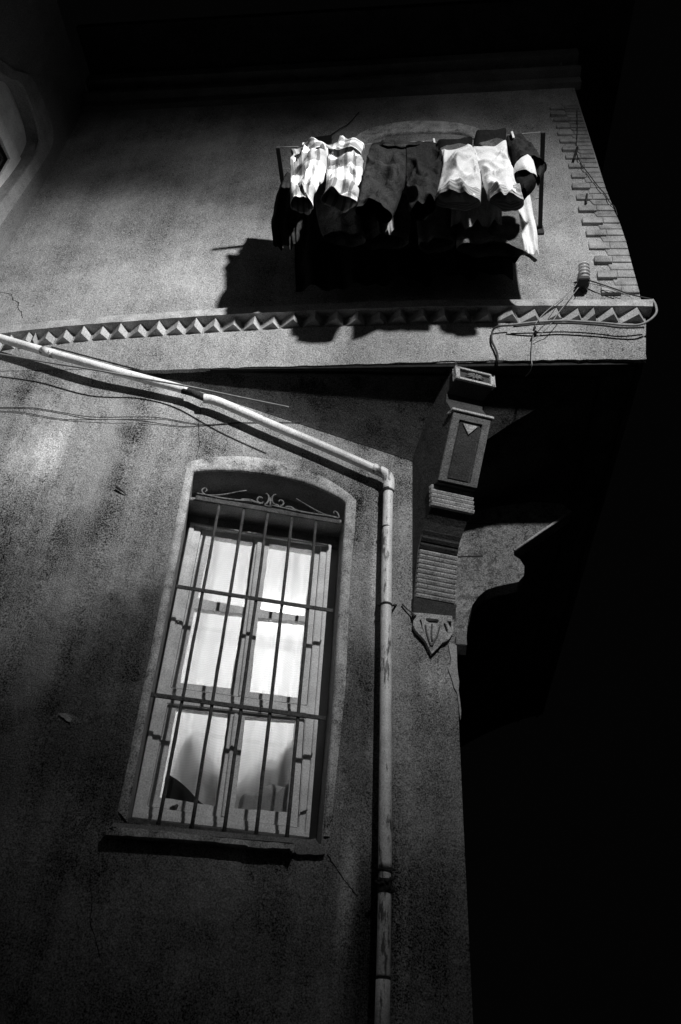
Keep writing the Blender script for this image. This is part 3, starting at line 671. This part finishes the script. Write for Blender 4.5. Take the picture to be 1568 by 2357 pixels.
for a, b in (((700, 1168), (985, 1172)), ((640, 1382), (822, 1376))):
    mb = MB(); mb.tube([CP.P(*ZB(*a), .0), CP.P(*ZB(*b), .0)], .0055, 6); mb.build('board_joint', M_carvdark, c2)
slab('foot_block', CP, [ZB(*p) for p in ((655, 1870), (718, 1868), (722, 1945), (650, 1938))], M_carv, -.1, .03, c2, bev=.003)
# ragged render at the lower corner
slab('corner_chips', L, jag([ZQ(880, 960), ZQ(960, 940), ZQ(1020, 980), ZQ(1035, 1340), ZG(785, 370), ZG(797, 550), ZG(770, 390), ZG(735, 290), ZG(715, 240), ZG(735, 235), ZG(735, 180)], 3, 1.5, 12), M_trim, -.003, .008, house)

# ------------------------------------------------------------------ drainpipe
dp = thing('drainpipe', 'pale painted drainpipe sloping down the wall and dropping beside the window', 'drainpipe')
sx = lambda x, y, o=.075: (U if x < 300 else L).P(x, y, o)
run1 = [U.P(-96, 748, .085), U.P(0, 778, .085), U.P(120, 813, .085), U.P(245, 848, .085)] + [L.P(x, y, .075) for x, y in ((360, 879), (432, 898))]
mb = MB(); mb.tube(spl(run1, 6), .028, 18); mb.build('upper_run', M_pipe2, dp, smooth=True)
run2 = [L.P(x, y, .078) for x, y in ((468, 917), (505, 925), (620, 975), (750, 1030), (868, 1082))]
mb = MB(); mb.tube(spl(run2, 6), .029, 18); mb.build('lower_run', M_pipe2, dp, smooth=True)
mb = MB(); mb.tube([L.P(420, 897, .075), L.P(445, 904, .076), L.P(480, 919, .078)], .024, 14); mb.build('coupling', M_rusty, dp, smooth=True)
mb = MB(); el = [L.P(x, y, .078) for x, y in ((858, 1077), (880, 1086), (893, 1097), (896, 1112), (895, 1130))]; mb.tube(spl(el, 5), [.033] * 21, 18); mb.build('elbow', M_pipe, dp, smooth=True)
dn = [L.P(x, y, .078) for x, y in ((894, 1122), (891, 1250), (889, 1400), (888, 1600), (887, 1800), (886, 2000))]
mb = MB(); mb.tube(spl(dn, 10), .0295, 20); mb.build('downpipe', M_pipe, dp, smooth=True)
dn2 = [L.P(x, y, .078) for x, y in ((886, 2030), (884, 2140), (882, 2250))]
mb = MB(); mb.tube(spl(dn2, 8), .0285, 20); mb.build('downpipe', M_pipe, dp, smooth=True)
dn3 = [L.P(x, y, .078) for x, y in ((882, 2251), (880, 2330), (878, 2420))]; e = dn3[-1].copy(); e.z = .1; dn3.append(e)
mb = MB(); mb.tube(dn3, .0295, 20); mb.build('downpipe', M_pipe, dp, smooth=True)
def collar(x, y, h, r, m=M_rusty, nm='collar', tilt=0.0):
    p = L.P(x, y, .078); u = V((tilt, 0, 1)).normalized(); mb = MB(); mb.tube([p - u * h, p - u * h * .6, p + u * h * .6, p + u * h], [r * .96, r, r, r * .96], 20); return mb.build(nm, m, dp, smooth=False)
collar(893, 1130, .012, .033); collar(895, 1118, .02, .034, M_pipe)
collar(889, 1393, .006, .034); collar(886, 2004, .005, .031, tilt=.15); collar(886, 2040, .028, .031); collar(886, 2018, .02, .0265, M_pipe); collar(882, 2251, .006, .0305)
collar(890, 1215, .004, .0305)
for a, b in ((905, 912), (872, 868)):
    mb = MB(); mb.tube([L.P(a, 1393, .05), L.P(b, 1392, .0)], .006, 8); mb.build('clamp_bolt', M_rusty, dp)
mb = MB(); rr = random.Random(5)
for k in range(12):
    p = L.P(886 + rr.uniform(-14, 14), 2036 + rr.uniform(-14, 18), .10 + rr.uniform(-.01, .01)); mb.tube([p, p + V((rr.uniform(-.02, .02), -.005, rr.uniform(-.012, .012)))], [.010, .006], 6)
mb.build('rust_lumps', M_rusty, dp)
def pcol(pts_px, m=M_pipe):
    mb = MB(); a = [U.P(x, y, .085) if x < 300 else L.P(x, y, .075) for x, y in pts_px]; mb.tube(a, .0305, 18); return mb.build('sleeve', m, dp, smooth=True)
pcol(((98, 807), (125, 815)))

# ------------------------------------------------------------------ cables and wires
def wire(pts, r, m, label, cat='cable', nm='cable', group=None, k=8, seg=7):
    mb = MB(); mb.tube(spl(pts, k), r, seg); return tag(mb.build(nm, m, None, True), label, cat, group)
def c(x, y): return ZC(x, y)
wire([U.P(*c(-165, 472), .12), U.P(*c(0, 500), .12), U.P(*c(230, 540), .11), L.P(*c(490, 582), .10), L.P(*c(700, 620), .11), L.P(*c(870, 650), .14), L.P(*c(1100, 698), .22), L.P(*c(1330, 745), .28)], .0060, M_grey, 'grey cable running just under the sloping pipe and ending against the jetty')
w1 = [(-168, 730), (0, 745), (150, 748), (280, 768), (430, 790), (640, 789), (750, 795), (860, 815), (960, 825), (1100, 816), (1420, 815)]
w2 = [(-168, 748), (0, 762), (110, 770), (300, 801), (500, 801), (640, 806), (760, 824), (850, 833), (940, 828), (1100, 817)]
wire([(U if x < 600 else L).P(*c(x, y), .006) for x, y in w1], .0026, M_dark, 'thin dark wire, upper of the slack pair above the barred window', 'wire', 'wire')
wire([(U if x < 600 else L).P(*c(x, y), .006) for x, y in w2], .0024, M_dark, 'thin dark wire, lower of the slack pair above the barred window', 'wire', 'wire')
f = lambda x, y, o: U.P(*ZF(x, y), o)
wire([f(330, 1850, .06), f(520, 1826, .09), f(700, 1816, .09), f(850, 1822, .09), f(1000, 1832, .09), f(1150, 1846, .09), f(1260, 1846, .09), f(1340, 1812, .09), f(1388, 1760, .09), f(1384, 1705, .08), f(1362, 1665, .05)], .0075, M_grey, 'cable along the saw-tooth band that loops back round its right end')
wire([f(360, 1858, .05), f(520, 1842, .06), f(700, 1834, .06), f(850, 1838, .06), f(1000, 1850, .06), f(1140, 1866, .06), f(1300, 1864, .05)], .0065, M_dark, 'black cable clipped under the saw-tooth band')
wire([f(330, 1850, .05), f(240, 1860, .05), f(208, 1900, .03), f(206, 1960, .03), f(228, 2010, .03), f(246, 2060, .03), f(246, 2110, .02), f(240, 2160, -.05)], .0065, M_dark, 'black cable dropping down the fascia above the fluted console')
wire([f(832, 1518, .06), f(800, 1570, .07), f(730, 1640, .09), f(650, 1705, .10), f(570, 1775, .11), f(520, 1840, .11), f(512, 1880, .05), f(498, 1960, .03), f(490, 2080, .03), f(494, 2140, .02), f(470, 2195, -.05), f(400, 2250, -.15), f(320, 2300, -.22)], .003, M_grey, 'thin wire from the insulator down over band and fascia', 'wire', 'wire')
wire([f(840, 1562, .05), f(780, 1640, .08), f(700, 1740, .10), f(620, 1850, .08), f(560, 1910, .05), f(500, 1962, .03)], .003, M_grey, 'short thin wire from the insulator joining the fascia clip', 'wire', 'wire')
wire([f(905, 1526, .05), f(1000, 1556, .06), f(1100, 1590, .06), f(1180, 1620, .06), f(1280, 1645, .07), f(1362, 1662, .07)], .0045, M_dark, 'dark wire from the insulator to the right end of the band', 'wire', 'wire')
wire([f(905, 1545, .04), f(980, 1562, .05), f(1080, 1592, .04), f(1200, 1640, .04)], .003, M_grey, 'grey wire sagging beside the dark one right of the insulator', 'wire', 'wire')
wire([f(818, 300, .02), f(820, 450, .02), f(815, 600, .02), f(850, 690, .03), f(910, 770, .03), f(970, 850, .03), f(1020, 905, .03), f(1050, 960, .03), f(1090, 1000, .03), f(1108, 1060, .01)], .0035, M_dark, 'thin wire hanging down over the brick quoins', 'wire', 'wire')
wire([f(820, 570, .03), f(800, 640, .05), f(795, 655, .04)], .010, M_dark, 'dark splice on the wire at the top of the quoins', 'splice', 'wire_splice', k=4)
wire([f(890, 905, .03), f(888, 940, .04), f(885, 978, .02)], .007, M_dark, 'small dark iron spike driven into the quoins', 'spike', 'iron_spike', k=4)
a_ = lambda x, y, o: U.P(*ZA(x, y), o)
wire([a_(340, 118, .01), a_(400, 75, .02), a_(450, 45, .02), a_(500, -10, .01)], .004, M_dark, 'thin cable rising from the small box left of the upper arch', 'cable')
mb = MB(); mb.slab(U, [ZA(272, 112), ZA(365, 100), ZA(360, 138), ZA(270, 146)], 0, .05); tag(mb.build('junction_box', M_dark, None, bev=.006), 'small dark box on the wall left of the upper arch', 'junction box')
# clips
mb = MB(); mb.tube([f(515, 1862, .0), f(515, 1864, .03)], .008, 8); mb.tube([f(519, 1898, .0), f(519, 1900, .035)], .012, 8); tag(mb.build('wire_clip', M_dark, None), 'little round wire clips on the fascia under the band', 'clip')
# insulator
ins = thing('insulator', 'ribbed porcelain insulator on a dark bracket beside the brick quoins', 'insulator')
ia, ib = f(872, 1512, .09), f(868, 1420, .11); mb = MB(); pts = []; rs = []
for k in range(33): t = k / 32; pts.append(ia.lerp(ib, t)); rs.append(.026 + .011 * math.cos(t * 2 * math.pi * 4))
mb.tube(pts, rs, 18); mb.build('porcelain', M_porc, ins, smooth=True)
mb = MB(); mb.slab(U, [ZF(*p) for p in ((826, 1468), (910, 1466), (905, 1512), (832, 1514))], .055, .115); mb.build('bracket', M_dark, ins, bev=.004)
mb = MB(); mb.tube([f(873, 1512, .07), f(873, 1545, .06), f(874, 1562, .03)], [.034, .032, .028], 14); mb.tube([f(873, 1490, .07), f(873, 1490, .0)], .014, 8); mb.build('base', M_dark, ins, smooth=False)

# ------------------------------------------------------------------ drying rack
OUT = .70
rack = thing('drying_rack', 'two dark arms and thin lines holding laundry out from the upper window', 'drying rack')
ends = [(U.P(640, 338, OUT), None), (U.P(1250, 303, OUT), U.P(1243, 528, 0))]
for i, (e, bse) in enumerate(ends):
    if bse is None: bse = e - U.n * OUT; bse.z = e.z - .01
    mb = MB(); d = (e - bse); mid = (e + bse) / 2; mb.box(mid, d / 2, U.d * .014, V((0, 0, 1)) * .014); mb.build('arm', M_dark, rack, bev=.002)
    mb = MB(); mb.box(bse + U.n * .008 - V((0, 0, .02)), U.n * .008, U.d * .022, V((0, 0, .05))); mb.build('wall_plate', M_rusty, rack, bev=.002)
eL, eR = ends[0][0], ends[1][0]; eL = eL + V((0, 0, .012)); eR = eR + V((0, 0, .012))
bL = eL - U.n * OUT; bR = ends[1][1] + V((0, 0, .012))
for t in (.0, .22, .45, .66):
    A = eL.lerp(bL, t + .01); B = eR.lerp(bR, t + .01); pts = []
    for k in range(25): u = k / 24; p = A.lerp(B, u); p = p + V((0, 0, -.035 * 4 * u * (1 - u))); pts.append(p)
    mb = MB(); mb.tube(pts, .0022, 6); mb.build('line', M_grey, rack, smooth=True)

# ------------------------------------------------------------------ laundry
def rows(E, v):
    n = len(E) - 1; x = v * n; i = min(int(x), n - 1); t = x - i
    t2 = t * t * (3 - 2 * t) if False else t
    return (lerp(E[i][0], E[i + 1][0], t2), lerp(E[i][1], E[i + 1][1], t2))
def tube_cloth(El, Er, off, dep, seed, m, amp=.012, kf=5, name='cloth', parent=None, na=120, nv=60, sag=0.0, hemwave=1.0, crumple=.012, droop=0.0, esq=.55):
    """an open tube of cloth: left and right outlines, depth, folds running down it"""
    rnd = random.Random(seed); ph = [rnd.uniform(0, 6.28) for _ in range(8)]; vs = []; uv = []; fs = []
    El = spl2(El, 4); Er = spl2(Er, 4)
    for j in range(nv + 1):
        v = j / nv
        a = U.P(*rows(El, v), off); b = U.P(*rows(Er, v), off); c_ = (a + b) / 2; h = (b - a) / 2; hl_ = h.length
        dv = dep(v) if callable(dep) else dep
        for i in range(na):
            th = 2 * math.pi * i / na; cs, sn = math.cos(th), math.sin(th)
            e = lerp(esq, .95, v)       # flat at the waist, round at the hem
            x = math.copysign(abs(cs) ** e, cs); y = math.copysign(abs(sn) ** e, sn)
            p = c_ + h * x + U.n * dv * y
            f_ = amp * .75 * (.4 + .6 * v) * (1 - x ** 4) * (math.sin(kf * x * 1.3 + ph[0] + 2.2 * v) + .5 * math.sin(kf * 2.3 * x + ph[1] - 3 * v))
            w_ = noise.noise(V((p.x * 3 + seed, p.z * 3, seed)))      # warps the folds so that none runs straight
            nn = noise.noise(V((p.x * 6 + 1.5 * w_ + seed, p.y * 3, p.z * 2.6 + w_))) * crumple * 2.0 + noise.noise(V((p.x * 13 + seed, p.y * 8, p.z * 9 + 2 * w_))) * crumple * .7
            q1 = noise.noise(V((p.x * 7 + p.z * 2.5 + seed * 3, p.y * 4, p.z * 3.0 - p.x * 2))); q2 = noise.noise(V((p.x * 5 - p.z * 4.5 + seed * 7, p.y * 4, p.z * 4 + 9)))
            nn += (max(0, 1 - 5 * abs(q1)) ** 1.5 + max(0, 1 - 6 * abs(q2)) ** 1.5 * .8) * (crumple * .75 + .003)
            nn *= (1 - .45 * v ** 5) * min(1.0, .3 + 2.2 * v)
            p.z -= droop * (1 - x * x) * (1 - v) ** 2 * (1.0 if y > 0 else 1.5)
            p = p + U.n * (f_ + nn) * (1 if y > 0 else .6) * abs(y) ** .5
            p.z += (v ** 3) * .008 * hemwave * math.sin(x * 2.5 + ph[2]) + 0
            vs.append(p); uv.append((x * .5 + .5, v))
    for j in range(nv):
        for i in range(na): fs.append((j * na + i, j * na + (i + 1) % na, (j + 1) * na + (i + 1) % na, (j + 1) * na + i))
    return link(name, mesh(vs, fs, uv), m, parent, True)
def sheet(El, Er, off, seed, m, amp=.015, kf=4, name='cloth', parent=None, nu=60, nv=40, th=.006, drift=0.0):
    rnd = random.Random(seed); ph = [rnd.uniform(0, 6.28) for _ in range(6)]; vs = []; uv = []; fs = []
    El = spl2(El, 4); Er = spl2(Er, 4)
    for side in (1, -1):
        for j in range(nv + 1):
            v = j / nv; a = U.P(*rows(El, v), off); b = U.P(*rows(Er, v), off)
            for i in range(nu + 1):
                u = i / nu; p = a.lerp(b, u)
                edge = min(1, 8 * min(u, 1 - u, 1 - v) + .0)
                f_ = amp * (.3 + v) * (math.sin(kf * u * 6 + ph[0] + 1.5 * v) + .5 * math.sin(kf * u * 13 + ph[1] - 2 * v)) + drift * v
                nn = noise.noise(V((p.x * 6 + seed, p.y * 6, p.z * 5))) * .03 + noise.noise(V((p.x * 16 + seed, p.y * 16, p.z * 12))) * .012
                p = p + U.n * (f_ + nn + side * th * edge / 2); p.z += .012 * v ** 4 * math.sin(u * 17 + ph[2])
                vs.append(p); uv.append((u, v))
    k = (nu + 1) * (nv + 1)
    for s_ in (0, 1):
        for j in range(nv):
            for i in range(nu):
                a = s_ * k + j * (nu + 1) + i; fs.append((a, a + 1, a + nu + 2, a + nu + 1))
    return link(name, mesh(vs, fs, uv), m, parent, True)
J = lambda *ps: [ZJ(*p) for p in ps]
I = lambda *ps: [ZI(*p) for p in ps]
A = lambda *ps: [ZA(*p) for p in ps]
G_ = 'washing hung on the rack'
# plaid shorts, far left
t = thing('plaid_shorts', 'crumpled light plaid shorts pegged at the left end of the front line', 'shorts', group=G_)
tube_cloth(I((240, 150), (262, 195), (228, 250), (240, 400), (232, 560), (232, 690)), I((600, 122), (612, 195), (600, 250), (585, 380), (470, 560), (462, 695)), OUT, lambda v: .022 + .028 * v, 3, M_plaid, .018, 3, 'leg', t, crumple=.052, esq=.25)
tube_cloth(I((600, 122), (612, 195), (600, 250), (590, 400), (585, 520), (535, 650)), I((965, 110), (930, 195), (960, 260), (950, 400), (935, 560), (895, 665)), OUT, lambda v: .022 + .028 * v, 4, M_plaid, .016, 3, 'leg', t, crumple=.046, esq=.25)
tube_cloth(I((236, 135), (245, 165), (255, 200)), I((968, 102), (960, 130), (935, 190)), OUT + .004, .045, 2, M_plaid, .004, 5, 'waistband', t, nv=16, crumple=.035, droop=.03)
# charcoal shorts
t = thing('charcoal_shorts', 'plain charcoal shorts hanging wide in the middle of the front line', 'shorts', group=G_)
m0, m1, m2 = ZA(735, 175), ZA(738, 250), ZA(735, 330)
tube_cloth([ZI(1030, 118), ZI(1000, 250), ZI(968, 400), ZI(930, 570), ZI(880, 750)], [m0, m1, m2, ZA(705, 420), ZA(668, 508)], OUT, lambda v: .03 + .035 * v, 6, M_cdark, .020, 3, 'leg', t, crumple=.040, esq=.25)
tube_cloth([m0, m1, m2, ZA(745, 420), ZA(758, 505)], [ZA(892, 165), ZA(925, 235), ZA(908, 320), ZA(898, 400), ZA(885, 455)], OUT, lambda v: .03 + .035 * v, 7, M_cdark, .018, 3, 'leg', t, crumple=.036, esq=.25)
tube_cloth([ZI(1032, 112), ZI(1026, 150)], [ZA(893, 160), ZA(897, 182)], OUT + .004, .045, 5, M_cdark, .003, 5, 'waistband', t, nv=8, crumple=.01, droop=.03)
# two pale boxer shorts with dark waistbands
t = thing('pale_boxers', 'white boxer shorts with drooping dark waistband beside the charcoal shorts', 'boxer shorts', group=G_)
tube_cloth(J((200, 300), (255, 440), (225, 600), (170, 830)), J((582, 262), (625, 400), (680, 600), (672, 860)), OUT + .01, lambda v: .03 + .028 * v, 8, M_cwhite, .012, 3, 'body', t, crumple=.034, droop=.05)
tube_cloth(J((200, 205), (180, 250), (196, 305)), J((584, 172), (580, 220), (572, 270)), OUT + .012, .045, 9, M_cblack, .003, 3, 'waistband', t, nv=10, crumple=.006, droop=.05)
tube_cloth(J((205, 760), (186, 800), (168, 845)), J((676, 770), (676, 820), (675, 868)), OUT + .014, .052, 8, M_gingham, .012, 4, 'hem', t, nv=10, crumple=.034)
t = thing('creased_boxers', 'white boxer shorts with dark looped waistband, pegged highest of the pale ones', 'boxer shorts', group=G_)
tube_cloth(J((588, 262), (635, 420), (690, 620), (775, 840)), J((958, 190), (990, 400), (1050, 640), (1150, 860)), OUT + .02, lambda v: .03 + .028 * v, 10, M_cwhite, .014, 3, 'body', t, crumple=.036, droop=.05)
tube_cloth(J((622, 105), (600, 180), (600, 268)), J((958, 82), (955, 140), (945, 205)), OUT + .022, .05, 11, M_cblack, .003, 3, 'waistband', t, nv=10, crumple=.006, droop=.05)
tube_cloth(J((750, 770), (762, 805), (775, 842)), J((1105, 750), (1130, 810), (1155, 872)), OUT + .024, .052, 10, M_gingham, .012, 4, 'hem', t, nv=10, crumple=.036)
# dark shirt at the right
t = thing('dark_shirt', 'dark shirt bunched against the right arm of the rack', 'shirt', group=G_)
tube_cloth(J((960, 150), (975, 230), (1000, 340), (1040, 500)), J((1140, 130), (1230, 270), (1300, 390), (1400, 480)), OUT - .03, lambda v: .03 + .05 * v, 12, M_cdark, .016, 4, 'body', t, crumple=.03)
tube_cloth(J((1180, 330), (1240, 420), (1270, 520), (1290, 620)), J((1300, 390), (1400, 480), (1390, 510), (1330, 630)), OUT - .05, .03, 13, M_cdark, .01, 3, 'sleeve', t, nv=16, crumple=.02)
# knotted cap: white crown over dark lining
t = thing('cotton_hat', 'small white hat with black inside pegged under the dark shirt', 'hat', group=G_)
tube_cloth(J((1075, 490), (1045, 510), (1030, 545), (1032, 590)), J((1175, 455), (1230, 470), (1275, 530), (1302, 605)), OUT + .06, lambda v: .02 + .06 * math.sin(math.pi * min(1, v * .8)), 14, M_cwhite, .006, 3, 'crown', t, nv=14, crumple=.01)
tube_cloth(J((1032, 560), (1050, 640), (1090, 690), (1125, 755)), J((1290, 575), (1290, 640), (1240, 710), (1180, 765)), OUT + .035, lambda v: .07 - .03 * v, 15, M_cblack, .006, 3, 'lining', t, nv=14, crumple=.012)
# second and third rows, deeper and in shadow
def back(name, label, cat, El, Er, off, seed, m, amp=.015, kf=4, tube=False, dep=.05, **k):
    if tube: o = tube_cloth(El, Er, off, dep, seed, m, amp, kf, name)
    else: o = sheet(El, Er, off, seed, m, amp, kf, name, **k)
    return tag(o, label, cat, G_)
back('dark_towel', 'dark towel hanging furthest left, behind the plaid shorts', 'towel', I((185, 370), (110, 520), (60, 760), (45, 860), (70, 1100)), I((520, 400), (520, 700), (500, 1000), (480, 1100)), .46, 20, M_cdark)
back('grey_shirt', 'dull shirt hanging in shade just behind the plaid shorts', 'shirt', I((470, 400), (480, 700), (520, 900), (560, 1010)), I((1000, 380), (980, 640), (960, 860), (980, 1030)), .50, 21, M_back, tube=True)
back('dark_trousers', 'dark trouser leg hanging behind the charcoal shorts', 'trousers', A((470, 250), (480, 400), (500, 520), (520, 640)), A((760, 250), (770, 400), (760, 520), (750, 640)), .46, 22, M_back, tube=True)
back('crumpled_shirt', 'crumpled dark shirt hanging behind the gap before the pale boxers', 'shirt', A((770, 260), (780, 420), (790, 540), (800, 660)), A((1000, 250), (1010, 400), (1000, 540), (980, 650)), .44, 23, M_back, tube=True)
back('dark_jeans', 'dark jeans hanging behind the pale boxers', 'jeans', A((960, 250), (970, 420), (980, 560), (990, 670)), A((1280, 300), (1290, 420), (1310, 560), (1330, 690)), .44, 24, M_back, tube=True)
back('pale_towel', 'long pale towel hanging rightmost behind the pale boxers', 'towel', J((900, 600), (940, 900), (1000, 1150), (1080, 1400)), J((1200, 720), (1250, 920), (1300, 1200), (1325, 1400)), .34, 25, M_cwhite, amp=.010, kf=2)
back('towel_lining', 'dark bath sheet with a rounded corner beside the pale towel', 'bath sheet', A((1040, 380), (1060, 520), (1080, 640), (1100, 720)), A((1270, 400), (1290, 560), (1330, 670), (1396, 716)), .37, 26, M_cblack, amp=.012, kf=3)
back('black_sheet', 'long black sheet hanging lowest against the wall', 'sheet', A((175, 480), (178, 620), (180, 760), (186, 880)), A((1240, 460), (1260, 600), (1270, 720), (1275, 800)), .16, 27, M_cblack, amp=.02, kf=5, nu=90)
back('white_vest', 'scrap of white vest showing under the charcoal shorts', 'vest', I((1095, 700), (1095, 800), (1098, 880), (1105, 960)), I((1250, 700), (1255, 800), (1258, 880), (1262, 930)), .56, 28, M_cgrey, amp=.012, kf=2, nu=24, nv=20)
back('white_shirt', 'white shirt tail showing as a bright strip below the pale boxers', 'shirt', J((360, 700), (355, 850), (350, 980), (345, 1095)), J((900, 700), (905, 850), (910, 980), (915, 1085)), .57, 29, M_cgrey, amp=.014, kf=3)

# ------------------------------------------------------------------ pegs
proto = None; pegs = [(697, 344, 'pale peg at the left end of the plaid shorts'), (766, 352, 'dull peg in the middle of the plaid shorts'), (817, 343, 'peg at the right end of the plaid shorts'), (877, 341, 'bright peg at the left end of the charcoal shorts'), (918, 354, 'dark peg near the middle of the charcoal shorts'), (977, 341, 'peg at the right end of the charcoal shorts'), (1000, 335, 'peg against the dark waistband left of the pale boxers'), (1182, 318, 'pale peg holding the dark shirt at the right')]
for i, (x, y, lab) in enumerate(pegs):
    p = U.P(x, y, OUT + .012) + V((0, 0, .022))
    if proto is None:
        e = thing('clothes_peg', lab, 'peg', group='clothes pegs on the front line'); e.location = p
        mb = MB()
        mb.box((0, 0, .012), U.d * .007, U.n * .003, V((0, 0, .038)) + U.n * .002); me = mb
        def mk(mbx, nm, m):
            me_ = fixn(mesh(mbx.v, mbx.f)); bevel(me_, .001); me_.materials.append(m); o = bpy.data.objects.new(nm, me_); C.collection.objects.link(o); o.parent = e; return o
        m1 = MB(); m1.box(U.n * .006 + V((0, 0, .012)), U.d * .0065, U.n * .003, V((0, 0, .038)) + U.n * .003)
        m2 = MB(); m2.box(U.n * -.006 + V((0, 0, .012)), U.d * .0065, U.n * .003, V((0, 0, .038)) - U.n * .003)
        m3 = MB(); m3.tube([U.d * -.010 + V((0, 0, .010)), U.d * .010 + V((0, 0, .010))], .004, 8)
        proto = e; kids = [mk(m1, 'half', M_peg), mk(m2, 'half', M_peg), mk(m3, 'spring', M_iron)]
    else:
        e = proto.copy(); C.collection.objects.link(e); e.location = p; e['label'] = lab; e.rotation_euler = (0, random.uniform(-.12, .12), random.uniform(-.4, .4))
        for k_ in kids: c_ = k_.copy(); C.collection.objects.link(c_); c_.parent = e
# added house, unseen behind the camera, to bounce lamplight into the shadows
opp = thing('unseen_bounce_house', 'plain plastered house added out of view across the lane to bounce lamplight', 'house')
mb = MB(); mb.add([(-9, -2.4, 0), (9, -2.4, 0), (9, -2.4, 8.5), (-9, -2.4, 8.5), (-9, -7, 0), (9, -7, 0), (9, -7, 8.5), (-9, -7, 8.5)], [(0, 1, 2, 3), (4, 7, 6, 5), (0, 4, 5, 1), (1, 5, 6, 2), (0, 3, 7, 4)]); mb.build('wall', M_opp, opp)
mb = MB(); mb.add([(-9.3, -2.1, 8.45), (9.3, -2.1, 8.45), (9.3, -7.3, 8.45), (-9.3, -7.3, 8.45), (-9.3, -4.7, 10), (9.3, -4.7, 10)], [(0, 1, 5, 4), (2, 3, 4, 5), (0, 3, 2, 1), (0, 4, 3), (1, 2, 5)]); mb.build('roof', M_brick, opp)
for x in (-6, -3, 1.8, 5):
    for z in (2.2, 5.4):
        mb = MB(); mb.box((x, -2.4, z), V((.5, 0, 0)), V((0, .03, 0)), V((0, 0, .85))); mb.build('shutter', M_wood, opp, bev=.01)
# clean helper property
for o in bpy.data.objects:
    if 'wpos' in o: del o['wpos']
